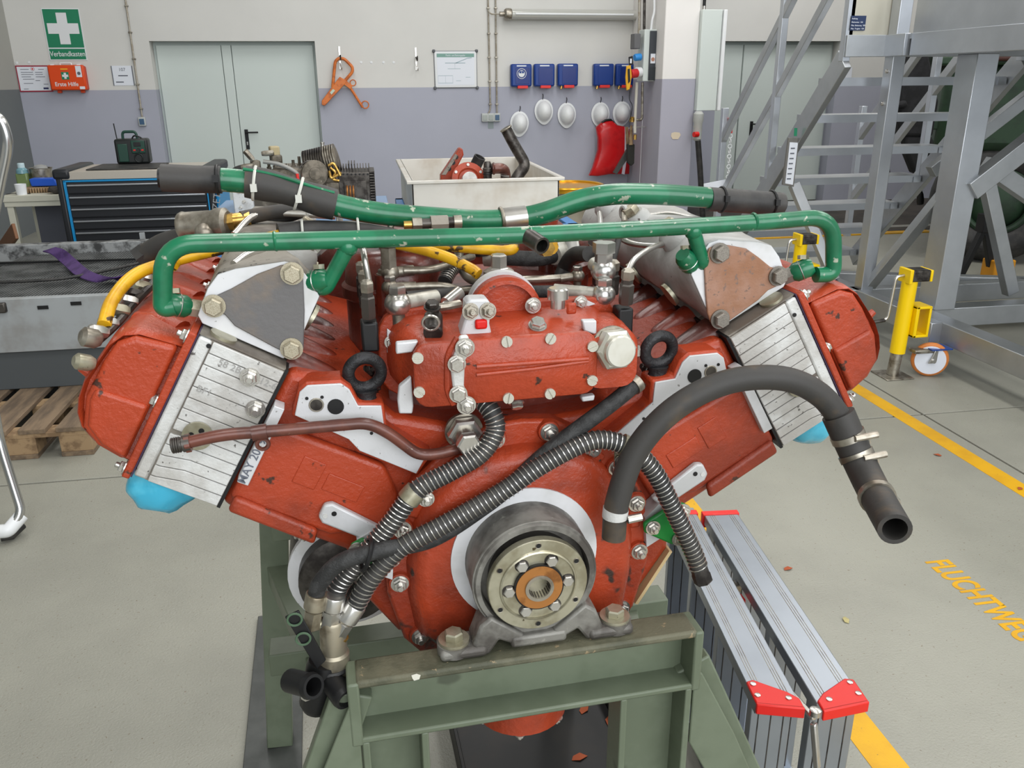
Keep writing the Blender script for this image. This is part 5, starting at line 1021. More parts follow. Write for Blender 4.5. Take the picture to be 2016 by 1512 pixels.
# bench
BY = 7.48; bz = WP(50, 385, BY).z; bx0 = WP(2, 390, BY).x
be = thing('work_bench', 'cream steel bench beside the tool trolley', 'bench', MT(bx0, BY, 0))
MB().bb((0, 0, bz-.05), (1.0, .6, bz)).build('top', CREAM, be, bevel=.004); MB().bb((.01, .01, bz-.09), (1.0, .59, bz-.05)).build('apron', CREAM, be, bevel=.003)
for x, y in ((.02, .02), (.02, .54), (.52, .54), (.94, .02)): MB().bb((x, y, 0), (x+.05, y+.05, bz-.09)).build('leg', CREAM, be, bevel=.003)
MB().bb((.06, .5, .12), (.52, .52, bz-.1)).build('back_panel', mat('bench_back_grey', (96, 98, 108), .6), be)
def on_bench(px, dy): p = WP(px, 380, BY+dy); return p.x
x = on_bench(52, .45); bo = thing('spray_bottle', 'clear plastic bottle of green liquid with pale cap', 'bottle', MT(x, BY+.45, bz))
MB().bb((-.05, -.04, 0), (.05, .04, .14)).build('bottle_body', mat('green_liquid', (112, 130, 84), .2), bo, bevel=.015); MB().lathe([(.048, 0), (.045, .03), (.025, .05)], (0, 0, .135), (0, 0, 1), 20).build('shoulder', mat('clear_blue_plastic', (110, 150, 160), .2), bo); MB().lathe([(.028, 0), (.028, .035), (.024, .04)], (0, 0, .18), (0, 0, 1), 18).build('cap', mat('pale_blue_cap', (188, 210, 216), .4), bo)
x = on_bench(90, .5); po = thing('metal_pot', 'small grey metal pot behind the blue tray', 'pot', MT(x, BY+.49, bz)); MB().lathe([(.07, 0), (.085, .03), (.088, .17), (.094, .175), (.08, .172), (.075, .05)], (0, 0, 0), (0, 0, 1), 28).build('pot_body', STEELDULL, po); MB().lathe([(.06, 0), (.05, .03), (.02, .04)], (0, 0, .16), (0, 0, 1), 16).build('crumpled_rag', mat('grey_rag', (150, 150, 148), .8), po)
x = on_bench(90, .2); bt_ = MB().prism([(-.1, 0, 0), (.1, 0, 0), (.085, 0, .06), (-.11, 0, .06)], (0, .12, 0)).build('parts_tray', mat('blue_tray', (30, 84, 190), .4), None, M=MT(x, BY+.2, bz+.05), bevel=.005); tag(bt_, 'small blue plastic tray on a wicker mat', 'tray')
wk = thing('wicker_mat', 'brown bamboo slat mat beneath the blue tray', 'mat', MT(x-.01, BY+.17, bz)); 
for k in range(14): MB().box((-.13+k*.021, .1, .022), (.012, .24, .042)).build('slat', WOODEND, wk, bevel=.003)
x = on_bench(42, .06); cu = MB().lathe([(.038, 0), (.044, .085), (.041, .085), (.036, .01)], (0, 0, 0), (0, 0, 1), 22).build('plastic_cup', WHITEPL, None, M=MT(x, BY+.07, bz)); tag(cu, 'white plastic cup at the front of bench', 'cup')
x = on_bench(113, .05); rg = MB().sphere((0, 0, .03), .07, 14, (1.2, .8, .45)); rg.v = [(a+.006*math.sin(c*200), b, c+.008*math.sin(a*90)) for a, b, c in rg.v]; tag(rg.build('work_glove', mat('dark_glove', (62, 58, 54), .9, bump=.5, bscale=60), None, M=MT(x, BY+.08, bz)), 'crumpled dark work glove on bench beside trolley', 'glove')
cw = MB().tube(spline([(on_bench(12, .1), BY+.1, bz+.004), (on_bench(25, .1), BY+.16, bz+.004), (on_bench(38, .1), BY+.08, bz+.004), (on_bench(60, .1), BY+.1, bz+.004)], 6), .003, 6).build('thin_cable', BLACK, None); tag(cw, 'thin black cable lying along the bench front', 'cable')
pk = MB().bar(FP(-45, 560, .02), WP(30, 455, 5.9)*1, .02, .10).build('wooden_board', mat('brown_board', (118, 78, 48), .6), None, bevel=.003); tag(pk, 'brown board leaning at the far left below bench', 'board')

# ================================================================ compressor unit on a blue table
KY = 5.2
def K(px, py, y=KY): return WP(px, py, y)
tz_ = K(560, 418).z; kx = K(600, 400).x
ta = thing('blue_table', 'light blue steel table carrying the compressor unit', 'table', MT(kx, KY+.2, 0))
LB = mat('pale_blue_top', (128, 156, 190), .4)
MB().bb((-.55, -.35, tz_-.04), (.50, .45, tz_)).build('top', LB, ta, bevel=.004)
for x in (-.52, .44):
    for y in (-.31, .39): MB().bb((x, y, 0), (x+.05, y+.05, tz_-.04)).build('leg', BLUEP, ta, bevel=.003)
cz_ = thing('compressor_unit', 'greasy finned compressor assembly with pipes on blue table', 'compressor', MT(kx, KY, tz_)); KO = Vector((kx, KY, tz_))
def KK(px, py, dy=0): return K(px, py, KY+dy)-KO
GRIME = mat('greasy_alloy', (120, 112, 100), .5, .4, (82, 76, 66), 14, (.4, .6), (170, 162, 148), 50, .68, .4, 90)
a, b = KK(470, 418, .05), KK(660, 350, .05)
MB().bb((a.x, .02, .0), (b.x, .42, b.z)).build('crankcase', GRIME, cz_, bevel=.02)
a, b = KK(463, 420), KK(497, 372); MB().bb((a.x, -.02, 0), (b.x, .04, b.z)).build('end_plate', CAST, cz_, bevel=.006)
for q in ((470, 378), (480, 398), (490, 380), (474, 410)): bolt(cz_, KK(*q, -.02), FR, .018, STEEL)
a, b = KK(540, 395), KK(625, 330); MB().bb((a.x, .0, a.z), (b.x, .35, b.z)).build('valve_chest', GRIME, cz_, bevel=.015)
for k in range(9):                                                           # studs and small unions on the chest
    q = KK(530+k*12, 332-3*(k % 3), .08+.05*(k % 3)); MB().lathe([(.014, 0), (.014, .03), (.009, .032), (.009, .05+.012*(k % 3))], q-Vector((0, 0, .02)), (0, 0, 1), 8).build('stud', STEELDULL if k % 2 else GRIME, cz_)
c0, c1 = KK(607, 330, .1), KK(662, 318, .12); dd = Vector((1, -.12, .22)).normalized()                                     # finned cylinder, axis to the right
c = KK(634, 322, .15)
cyl = MB().lathe([(.075, -.10), (.075, .10)], c, dd, 28).build('cylinder_barrel', GRIME, cz_)
for k in range(14): MB().lathe([(.098, 0), (.098, .006)], c+dd*(-.095+k*.0142), dd, 32).build('cooling_fin', STEELDARK if k < 9 else STEELDULL, cyl)
MB().lathe([(.011, 0), (.011, .05), (.013, .052), (.013, .06)], KK(636, 300, .15), (0, 0, 1), 12).build('breather', STEEL, cyl)
dsk = MB().lathe([(.07, -.12), (.07, -.02), (.078, -.018), (.078, 0), (.074, .008), (.035, .01), (.034, .018), (.02, .02)], KK(620, 342, -.02), Vector((.15, -1, .05)), 40).build('pump_head', GRIME, cz_)
for k in range(5): MB().torus(KK(613, 341, .02+.018*k), Vector((.15, -1, .05)), .072, .004, 32, 6).build('head_rib', STEELDARK, dsk)
a, b = KK(668, 398, .02), KK(727, 338, .02); fb = MB().bb((a.x, .0, a.z), (b.x, .28, b.z)).build('finned_cooler', STEELDARK, cz_, bevel=.006)
for k in range(12):
    x = a.x + (b.x-a.x)*k/11; MB().bb((x-.003, .01, b.z), (x+.003, .26, b.z+.03+(.018 if 3 < k < 7 else 0))).build('top_fin', STEELDARK, fb)
    z = a.z + (b.z-a.z)*k/11; MB().bb((b.x, .01, z-.005), (b.x+.03, .26, z+.004)).build('side_fin', STEELDARK, fb)
for k in range(7): MB().lathe([(.006, 0), (.006, .001)], KK(676+k*8, 343, 0)+Vector((0, -.003, 0)), FR, 10).build('vent_hole', BLACK, fb)
MB().bb((a.x+.035, -.012, a.z+.01), (b.x-.02, 0, b.z-.05)).build('cooler_door', STEELDARK, fb, bevel=.004)
for k in range(3): MB().torus(KK(684+k*6, 378, -.01), (1, 0, 0), .035, .006, 20, 6).build('coil_turn', BRONZE, fb)
a, b = KK(645, 405, .04), KK(670, 358, .04); MB().bb((a.x, 0, a.z), (b.x, .2, b.z)).build('side_block', GRIME, cz_, bevel=.006)
for k, pts in enumerate(([(650, 330), (660, 340), (655, 352), (668, 356)], [(648, 336), (652, 350), (662, 346), (672, 340)], [(646, 326), (656, 322), (664, 334), (670, 346)])): MB().tube(spline([KK(x, y, -.03-.01*k) for x, y in pts], 6), .008, 10).build('copper_pipe', BRASS, cz_)
for (q, e, r) in (((494, 310), (478, 292), .018), ((522, 302), (545, 300), .016), ((482, 328), (500, 326), .016)): 
    MB().lathe([(r*.8, -.02), (r, 0), (r, .045), (r*.7, .05)], KK(*q), KK(*e)-KK(*q), 6 if r > .017 else 16).build('port_stub', STEELDULL, cz_)
for q, s in (((503, 324), (.05, .07, .05)), ((540, 298), (.055, .06, .06)), ((543, 312), (.06, .08, .045)), ((505, 340), (.045, .07, .05))): MB().box(KK(*q, .04), s, Matrix.Rotation(.3, 3, 'Z')).build('valve_block', GRIME if s[0] != .055 else mat('sand_cast_block', (168, 154, 120), .6), cz_, bevel=.008)
MB().tube(spline([KK(*q) for q in ((518, 318), (545, 322), (570, 332), (588, 345), (582, 356))], 6), .012, 12).build('bent_tube', mat('grey_tube', (142, 142, 138), .5, .3), cz_)
for k, q in enumerate(((570, 352), (562, 350), (585, 342))): MB().tube([KK(*q, -.02), KK(q[0]+3, q[1]+18, -.02)], .009, 10).build('cable_stub', (STEELDULL, STEELDULL, REDCLIP)[k], cz_)
MB().tube(spline([KK(*q, .1) for q in ((450, 350), (465, 335), (485, 330), (495, 336))], 6), .02, 12).build('black_intake_hose', RUBBER, cz_)
# ================================================================ stainless tub on a blue cart
UY, UB = 5.0, 6.45; uz = WP(950, 352, UY).z; ux0, ux1 = WP(800, 358, UY).x, WP(1111, 345, UY).x
tu = thing('parts_tub', 'rectangular stainless steel tub holding engine parts', 'tub', MT((ux0+ux1)/2, UY, .80)); uw = (ux1-ux0)/2; uh = uz-.80; ud = UB-UY
for a, b, n in (((-uw+.03, 0, .0), (uw-.03, .012, uh), 'front_wall'), ((-uw+.03, ud-.012, 0), (uw-.03, ud, uh), 'back_wall'), ((-uw+.03, 0, 0), (-uw+.042, ud, uh), 'side_wall'), ((uw-.042, 0, 0), (uw-.03, ud, uh), 'side_wall'), ((-uw+.03, 0, 0), (uw-.03, ud, .012), 'floor_sheet')): MB().bb(a, b).build(n, STAINLESS, tu, bevel=.003)
for a, b in (((-uw, -.02, uh-.02), (uw, .01, uh)), ((-uw, ud-.01, uh-.02), (uw, ud+.02, uh)), ((-uw, 0, uh-.02), (-uw+.04, ud, uh)), ((uw-.04, 0, uh-.02), (uw, ud, uh))): MB().bb(a, b).build('rim', STAINLESS, tu, bevel=.004)
ca = thing('blue_cart', 'blue steel cart beneath the stainless tub', 'cart', MT((ux0+ux1)/2, UY, 0))
for y in (-.02, ud-.05): MB().bb((-uw-.02, y, .72), (uw+.10, y+.07, .795)).build('rail', BLUEP, ca, bevel=.004)
for x in (-uw-.02, uw+.03): MB().bb((x, -.02, .72), (x+.07, ud+.02, .795)).build('side_rail', BLUEP, ca, bevel=.004)
for x in (-uw-.02, uw+.03):
    for y in (-.02, ud-.05): MB().bb((x, y, 0), (x+.07, y+.07, .72)).build('leg', BLUEP, ca, bevel=.004)
bolt(ca, (uw+.065, -.021, .757), FR, .03, BLUEP)
# parts lying in the tub
def U(px, py, dy): return WP(px, py, UY+dy)
zb = .80+.013
q = [(868, 346), (905, 291), (911, 293), (913, 305), (892, 346)]; o = U(890, 346, .35); rc = thing('housing_half', 'red cast housing half standing tilted in the tub', 'casting', Matrix.Translation(o))
MB().prism([U(*k_, .35)-o for k_ in q] + [Vector((.02, 0, -.2)), Vector((-.08, 0, -.2))], (0, .09, 0)).build('casting_body', RED, rc, bevel=.008); MB().prism([U(*k_, .34)-o for k_ in ((870, 344), (897, 303), (901, 306), (878, 344))], (0, .01, 0)).build('gasket_face', CASTDARK, rc)
for k_ in ((892, 320), (884, 332), (898, 309)): MB().lathe([(.014, 0), (.014, .004)], U(*k_, .345)-o, FR, 14).build('bolt_hole', BLACK, rc)
o = U(922, 346, .25); fl3 = thing('flange_casting', 'round red flange casting with bolt holes in the tub', 'casting', Matrix.Translation(o))
MB().lathe([(.105, 0), (.105, .03), (.07, .035), (.06, .02), (.05, .02)], Vector((0, .03, -.03)), (.1, -1, .3), 32).build('flange', RED, fl3); MB().lathe([(.045, 0), (.045, .05)], Vector((0, .01, -.03)), (.1, -1, .3), 24).build('hub', CAST, fl3); MB().lathe([(.06, 0), (.06, .10)], Vector((-.0, .05, -.16)), (0, 0, 1), 20).build('neck', RED, fl3)
for k_ in range(6): MB().lathe([(.009, 0), (.009, .006)], Vector((.088*math.cos(k_*1.05+.5), -.008+.03*math.sin(k_*1.05+.5), -.02+.084*math.sin(k_*1.05+.5))), (.1, -1, .3), 12).build('bolt', CAST, fl3)
o = U(935, 340, .55); bt2 = thing('black_pipe_piece', 'short black hose piece leaning behind the flange', 'hose', Matrix.Translation(o)); MB().tube([Vector((-.12, .05, -.2)), U(945, 309, .5)-o], .038, 20, .008).build('hose_piece', RUBBER, bt2)
o = U(960, 346, .22); bc = thing('black_connector', 'small black threaded connector standing in the tub', 'connector', Matrix.Translation(o)); MB().lathe([(.026, -.16), (.026, .02), (.03, .025), (.03, .045), (.024, .05), (.024, .07), (.018, .085)], (0, 0, 0), (0, 0, 1), 18).build('connector_body', STEELDARK, bc); MB().torus((0, 0, .012), (0, 0, 1), .028, .004, 18, 6).build('connector_ring', BLACK, bc)
o = U(985, 342, .2); el = thing('brown_elbow', 'brown painted pipe elbow resting in the tub', 'elbow', Matrix.Translation(o)); MB().tube(fillet([U(969, 332, .2)-o, U(992, 331, .2)-o, U(996, 345, .25)-o, Vector((.04, .1, -.18))], .04), .032, 18).build('elbow_body', BROWNPIPE, el); MB().torus(U(972, 332, .2)-o, (1, 0, 0), .032, .006, 20, 6).build('elbow_bead', BROWNPIPE, el); MB().tube([Vector((.0, -.02, -.01)), Vector((.05, -.03, -.02))], .01, 8).build('clamp_lug', STEELDARK, el)
o = U(1020, 345, .5); bpz = thing('bent_pipe', 'long dark bent steel pipe rising out of the tub', 'pipe', Matrix.Translation(o)); MB().tube(fillet([U(995, 252, .5)-o, U(1012, 285, .5)-o, U(1036, 325, .5)-o, U(1020, 345, .45)-o, Vector((-.12, .0, -.2))], .07, 7), .036, 20).build('pipe_body', STEELDARK, bpz, smooth=60); MB().torus(U(996, 253, .5)-o, U(995, 252, .5)-U(1012, 285, .5), .036, .006, 22, 6).build('pipe_bead', STEELDULL, bpz)
# oil drum
dr = thing('oil_drum', 'steel drum with gold lacquered rim behind the tub', 'drum', MT(1.62, 6.75, 0)); dz = WP(1130, 366, 6.6).z; DRG = mat('drum_grey', (120, 112, 96), .5, .3); GOLD = mat('gold_lacquer', (214, 158, 40), .25, .7)
MB().lathe([(.285, 0), (.29, .02), (.285, .03), (.285, dz*.33), (.295, dz*.34), (.285, dz*.36), (.285, dz*.66), (.295, dz*.67), (.285, dz*.69), (.285, dz-.06), (.29, dz-.05), (.28, dz-.045)], (0, 0, 0), (0, 0, 1), 40).build('body', DRG, dr); MB().torus((0, 0, dz-.012), (0, 0, 1), .285, .012, 48, 8).build('rim', GOLD, dr); MB().lathe([(.275, 0), (.275, .01)], (0, 0, dz-.04), (0, 0, 1), 40).build('lid', GOLD, dr)
MB().lathe([(.286, 0), (.286, .03)], (0, 0, dz-.045), (0, 0, 1), 40).build('rim_band', GOLD, dr)
# ================================================================ pillar fittings
CG = mat('cabinet_grey', (204, 212, 208), .45)
cbx = thing('wall_cabinet', 'tall pale grey cabinet fixed to pillar beside the stairs', 'cabinet', MT(4.0, 9.75, WP(1400, 218, 9.7).z)); hh = WP(1400, 18, 9.7).z-WP(1400, 218, 9.7).z
MB().bb((-.14, -.02, 0), (.10, .4, hh)).build('case', CG, cbx, bevel=.006); MB().bb((.105, -.05, .0), (.145, .4, hh-.002)).build('door_edge', WHITEPL, cbx, bevel=.006); MB().lathe([(.02, 0), (.02, .04)], (-.1, .05, hh), (0, 0, 1), 14).build('cable_gland', STEEL, cbx); MB().tube([(-.1, .05, hh+.03), (-.1, .05, hh+.9)], .018, 10).build('feed_cable', BLACK, cbx)
so = thing('socket_cabinet', 'black and grey power socket cabinet on the pillar side', 'socket box', Matrix.Translation(WP(1272, 100, 10.1))); so_o = WP(1272, 100, 10.1)
def Q(px, py, y=10.1): return WP(px, py, y)-so_o
a, b = Q(1264, 160), Q(1300, 58); MB().bb((a.x, -.02, a.z), (b.x-.02, .2, b.z)).build('case', CG, so, bevel=.006); a, b = Q(1274, 158), Q(1300, 61); MB().bb((a.x, -.04, a.z), (b.x-.02, -.02, b.z)).build('door', mat('smoked_door', (58, 62, 68), .3), so, bevel=.004)
a, b = Q(1276, 158), Q(1296, 132); MB().bb((a.x, -.05, a.z), (b.x, -.04, b.z)).build('lower_lid', mat('lid_dark', (46, 50, 54), .3), so, bevel=.003); a, b = Q(1278, 125), Q(1288, 106); MB().bb((a.x, -.046, a.z), (b.x, -.04, b.z)).build('label_plate', PAPER, so); MB().lathe([(.022, 0), (.022, .002)], Q(1283, 117)+Vector((0, -.046, 0)), FR, 16).build('label_seal', mat('brown_seal', (176, 128, 108), .6), so)
a, b = Q(1248, 96), Q(1262, 66); MB().bb((a.x, .0, a.z), (b.x, .15, b.z)).build('grey_outlet', mat('outlet_grey', (96, 96, 98), .5), so, bevel=.008)
MB().lathe([(.04, 0), (.04, .07), (.034, .08)], Q(1262, 112)+Vector((0, .02, 0)), (-1, -.2, -.1), 18).build('blue_outlet', mat('blue_plug', (44, 136, 208), .4), so); MB().lathe([(.055, 0), (.055, .06), (.04, .07)], Q(1262, 142)+Vector((0, .02, 0)), (-1, -.3, 0), 20).build('white_socket', WHITEPL, so); MB().lathe([(.05, 0), (.05, .08), (.04, .09)], Q(1252, 144)+Vector((0, -.02, 0)), (-.9, -.4, -.1), 20).build('red_plug', mat('red_plug', (196, 40, 44), .4), so)
MB().tube(spline([Q(*k_) for k_ in ((1282, 58), (1284, 40), (1288, 22), (1288, -10))], 5), .014, 10).build('supply_cable', WHITEPL, so)
for x, mt in ((1259, GALV), (1269, STEELDARK)): MB().tube([Q(x, -10, 10.3), Q(x-1, 70, 10.3)], .016, 10).build('riser_pipe', mt, so)
tm = thing('cable_reel_tool', 'yellow and black strap tool hanging left of sockets', 'tool', Matrix.Translation(WP(1240, 150, 10.0))); to = WP(1240, 150, 10.0)
def Q2(px, py, y=10.0): return WP(px, py, y)-to
MB().prism([Q2(*k_) for k_ in ((1234, 130), (1242, 128), (1244, 150), (1240, 176), (1234, 178), (1232, 152))], (0, .03, 0)).build('tool_body', mat('tool_yellow', (222, 166, 30), .4), tm, bevel=.006); MB().prism([Q2(*k_, 9.99) for k_ in ((1236, 136), (1240, 135), (1241, 160), (1237, 164))], (0, .01, 0)).build('tool_panel', BLACK, tm)
MB().prism([Q2(*k_) for k_ in ((1239, 112), (1246, 110), (1247, 127), (1240, 129))], (0, .04, 0)).build('black_charger', BLACK, tm, bevel=.004); MB().box(Q2(1242, 120, 9.985), (.02, .004, .05)).build('charger_label', PAPER, tm); MB().tube(spline([Q2(*k_) for k_ in ((1240, 178), (1239, 195), (1245, 210), (1240, 235))], 5), .004, 6).build('cord', BLACK, tm)
vp = thing('valve_pipes', 'pale pipe with brass valves running down beside pillar', 'pipework', Matrix.Translation(WP(1250, 280, 10.2))); vo = WP(1250, 280, 10.2)
def Q3(px, py, y=10.2): return WP(px, py, y)-vo
MB().tube([Q3(1254, 162), Q3(1250, 240), Q3(1250, 262)], .018, 12).build('pale_pipe', mat('pale_pipe', (206, 202, 190), .45), vp); MB().tube(fillet([Q3(1265, 162), Q3(1264, 232), Q3(1262, 236), Q3(1246, 236)], .03), .016, 12).build('grey_pipe', STEELDULL, vp)
MB().lathe([(.03, 0), (.03, .05), (.02, .06)], Q3(1244, 240), (0, 0, 1), 12).build('valve', BRASS, vp); MB().lathe([(.02, 0), (.02, .06)], Q3(1250, 275), (0, 0, 1), 10).build('drain_cock', BRASS, vp); MB().tube([Q3(1244, 240), Q3(1260, 236)], .008, 8).build('valve_lever', STEEL, vp)
bs = thing('hand_brush', 'wooden handled dustpan brush with dark bristles hanging by pipes', 'brush', Matrix.Translation(WP(1243, 290, 10.3))); bo2 = WP(1243, 290, 10.3)
def Q4(px, py, y=10.3): return WP(px, py, y)-bo2
MB().bar(Q4(1243, 250), Vector((3.452, 10.3, 0))-Vector((bo2.x, bo2.y, 0))+Vector((0, 0, Q4(1243, 250).z)), .01, .01).build('hanging_hook', STEEL, bs); MB().tube([Q4(1243, 247), Q4(1242, 270), Q4(1242, 285)], lambda t: .014+.012*t, 10).build('handle', WOODEND, bs); MB().prism([Q4(*k_) for k_ in ((1236, 284), (1250, 284), (1249, 322), (1243, 327), (1236, 320))], (0, .07, 0)).build('bristles', mat('dark_bristles', (46, 46, 42), .9, bump=.6, bscale=80), bs, bevel=.01)
dp = thing('dustpan', 'grey dustpan with wooden handle partly behind the brush', 'dustpan', Matrix.Translation(WP(1228, 320, 10.5))); do_ = WP(1228, 320, 10.5)
MB().prism([WP(*k_, 10.5)-do_ for k_ in ((1208, 340), (1215, 343), (1238, 310), (1238, 292), (1234, 295))], (0, .05, 0)).build('pan', mat('dark_pan', (70, 72, 70), .5), dp, bevel=.004); MB().bar(WP(1234, 252, 10.5)-do_, Vector((3.452, 10.5, (WP(1234, 252, 10.5)).z))-do_, .01, .01).build('hanging_hook', STEEL, dp); MB().tube([WP(1234, 250, 10.5)-do_, WP(1236, 292, 10.5)-do_], .02, 10).build('handle', WOODEND, dp)
hs = thing('hose_connector', 'grey air coupling with red cap hanging below cabinet', 'coupling', Matrix.Translation(WP(1372, 250, 9.7))); ho_ = WP(1372, 250, 9.7)
def Q5(px, py, y=9.7): return WP(px, py, y)-ho_
MB().lathe([(.03, 0), (.05, .02), (.05, .2), (.06, .22), (.06, .3), (.035, .33)], Q5(1372, 277), (0, 0, 1), 20).build('sleeve', mat('grey_sleeve', (176, 178, 174), .5), hs); MB().lathe([(.03, 0), (.03, .06)], Q5(1371, 264)+Vector((-.0, -.05, 0)), (-1, -.3, 0), 16).build('red_cap', REDPLASTIC, hs); MB().tube([Q5(1374, 277), Q5(1378, 330), Q5(1381, 380), Q5(1384, 440)], .034, 12).build('black_hose', RUBBER, hs); MB().tube(spline([Q5(1374, 225), Q5(1372, 240), Q5(1366, 250)], 5), .006, 6).build('earth_wire', mat('yellow_wire', (206, 190, 90), .5), hs)
wb_ = MB().prism([WP(*k_, 6.83) for k_ in ((1386, 362), (1432, 353), (1434, 378), (1386, 378))], (0, .01, 0)).build('white_card', PAPER, None); tag(wb_, 'white card sheet hanging at the foot of the stair rail', 'card')

# ================================================================ aluminium access stairs and platform
SX0, SX1, SY, SZ = 2.97, 4.21, 5.10, 1.745
ss = thing('access_stairs', 'aluminium maintenance stairs with platform and handrails on wheels', 'stairs', MT(SX0, SY, 0))
so3 = Vector((SX0, SY, 0))
def sbar(a, b, w, h, name, mt=ALU, up=(0, 0, 1), par=None): return MB().bar(Vector(a)-so3, Vector(b)-so3, w, h, up).build(name, mt, par or ss, bevel=.003)
SLOPE = 1.0
for x in (SX0, SX1): sbar((x, SY+.01, SZ-.01), (x, SY+1.62, SZ-1.62*SLOPE), .045, .14, 'stringer')
k = 0
for k in range(7):
    z = 1.625-.234*k; y = SY+.10+.240*k
    t = MB().bb(Vector((SX0+.02, y, z-.045))-so3, Vector((SX1-.02, y+.24, z))-so3).build('step', ALU, ss, bevel=.004); MB().bb(Vector((SX0+.03, y-.004, z-.05))-so3, Vector((SX1-.03, y, z+.001))-so3).build('step_nosing', ALUB, t)
    for x in (SX0+.03, SX1-.09): MB().bb(Vector((x, y-.012, z-.05))-so3, Vector((x+.06, y, z-.01))-so3).build('step_bracket', ALUB, t)
# handrails
for x in (SX0, SX1):
    for (y, z0, z1) in ((SY+1.76, .30, 1.40), (SY+.87, .92, 2.6), (SY+.02, 1.72, 2.9)): sbar((x, y, z0), (x, y, z1), .05, .05, 'rail_post', ALUB, (0, 1, 0))
    for dz in (1.14, .62): sbar((x, SY+.02, SZ+dz), (x, SY+1.76, SZ+dz-1.74*SLOPE), .045, .06, 'handrail')
MB().tube(spline([WP(a, b, SY+1.72)-so3 for a, b in ((1436, 232), (1440, 245), (1439, 262))], 5), .012, 8).build('red_chain_hook', REDPLASTIC, ss)
for k in range(11): MB().torus(WP(1438-k*.6, 268+k*10, SY+1.72)-so3, (1, 0, 0) if k % 2 else (0, 1, 0), .016, .0045, 14, 6).build('chain_link', WHITEPL, ss)
# platform: frame, kick plates, legs
PZ0, PZ1 = 1.745, 1.87
sbar((SX0-.02, SY, (PZ0+PZ1)/2), (SX1+.9, SY, (PZ0+PZ1)/2), .05, PZ1-PZ0, 'platform_beam')
LBX, LBY = 3.40, 4.49
xl_ = 3.24
sbar((xl_+.02, 2.4, (PZ0+PZ1)/2), (xl_+.02, SY-.24, (PZ0+PZ1)/2), .05, PZ1-PZ0, 'platform_beam', ALUB); sbar((xl_, SY-.22, (PZ0+PZ1)/2), (xl_, SY, (PZ0+PZ1)/2), .07, PZ1-PZ0, 'platform_joint', ALUB)
MB().bb(Vector((xl_, 2.4, PZ1-.03))-so3, Vector((6.2, SY, PZ1))-so3).build('deck_plate', ALU, ss)
MB().bb(Vector((xl_, 2.4, PZ1))-so3, Vector((xl_+.012, SY-.24, PZ1+.22))-so3).build('kick_plate', ALUB, ss); MB().bb(Vector((SX0, SY-.005, PZ1))-so3, Vector((SX0+.30, SY+.008, PZ1+.23))-so3).build('kick_plate', mat('beige_alu', (186, 182, 168), .4, .4), ss)
stk = MB().bb(WP(1673, 60, SY-.012)-so3, WP(1706, 31, SY-.012)-so3).build('rating_plate', mat('navy_sticker', (30, 48, 84), .4), ss)
sc_ = WP(1689, 46, SY-.02)-so3
for z, s_ in ((.026, 'Aufstieg'), (.006, 'Flächenlast  150'), (-.012, 'Max. Belastung  300'), (-.030, 'Max. Traglast  150')): text('rating_text', s_, PAPER, stk, Matrix.Translation(sc_+Vector((-.045, -.004, z))) @ WALLTXT, .0115, 'LEFT', .0003)
lgA = MB().bb(Vector((3.225, SY-.10, .27))-so3, Vector((3.31, SY-.01, 2.9))-so3).build('leg', ALUB, ss, bevel=.004)
lgB = MB().bb(Vector((3.365, 4.43, .29))-so3, Vector((3.50, 4.60, PZ0))-so3).build('leg', ALUB, ss, bevel=.004)
for z in (1.66, 1.47): bolt(lgA, Vector((3.224, SY-.055, z))-so3, (-1, 0, 0), .02, STEEL)
# base frame
bz0, bz1 = .17, .29
def base(a, b, w): return MB().bar(Vector((a[0], a[1], (bz0+bz1)/2))-so3, Vector((b[0], b[1], (bz0+bz1)/2))-so3, w, bz1-bz0).build('base_beam', ALU, ss, bevel=.004)
base((3.30, 4.60), (3.30, 2.5), .12); base((3.36, 4.52), (6.6, 4.52), .12); base((3.10, 5.06), (6.6, 5.06), .1); base((3.24, 4.5), (3.24, 5.9), .09); base((3.24, 5.6), (6.0, 4.6), .09)
MB().bb(Vector((3.17, 4.18, bz0))-so3, Vector((3.245, 4.36, bz1))-so3).build('corner_block', ALUB, ss, bevel=.004)
# braces
for a, b, w in (((3.30, SY-.06, .30), (3.42, 4.52, 1.05), .07), ((3.47, 4.45, 1.0), (4.9, 4.45, 2.1), .11), ((3.60, 5.0, 1.05), (5.4, 5.0, 2.4), .08), ((3.75, 4.7, 1.12), (5.0, 4.7, .42), .10), ((3.74, 4.7, 1.1), (4.1, 4.7, .3), .08), ((2.99, 5.62, .92), tuple(FP(1642, 552, .29)), .07), ((3.95, 5.3, 1.68), (4.6, 5.9, 1.72), .05)):
    sbar(a, b, w, w*.8, 'brace', ALU, (0, 1, 0))
# castor with fork
cx, cy = 3.135, 4.10; cs = MB().torus(Vector((cx, cy, .1))-so3, (-.45, -.9, 0), .083, .018, 36, 10).build('castor_tyre', mat('orange_tyre', (212, 128, 62), .45), ss)
MB().lathe([(.083, -.022), (.083, .022)], Vector((cx, cy, .1))-so3, (-.45, -.9, 0), 36).build('castor_wheel', mat('white_wheel', (226, 230, 240), .35), cs); 
fk = MB().prism([Vector((cx+a, cy-.035, z))-so3 for a, z in ((-.03, .085), (.01, .085), (.075, .165), (.0, .165), (-.005, .14))], (0, .006, 0)).build('castor_fork', STEEL, cs, bevel=.003); MB().lathe([(.012, 0), (.012, .09)], Vector((cx, cy+.045, .1))-so3, FR, 14).build('castor_axle', STEEL, cs); MB().bb(Vector((cx-.12, cy-.03, .145))-so3, Vector((cx+.04, cy+.04, .168))-so3).build('castor_brake', STEELDULL, cs, bevel=.006)
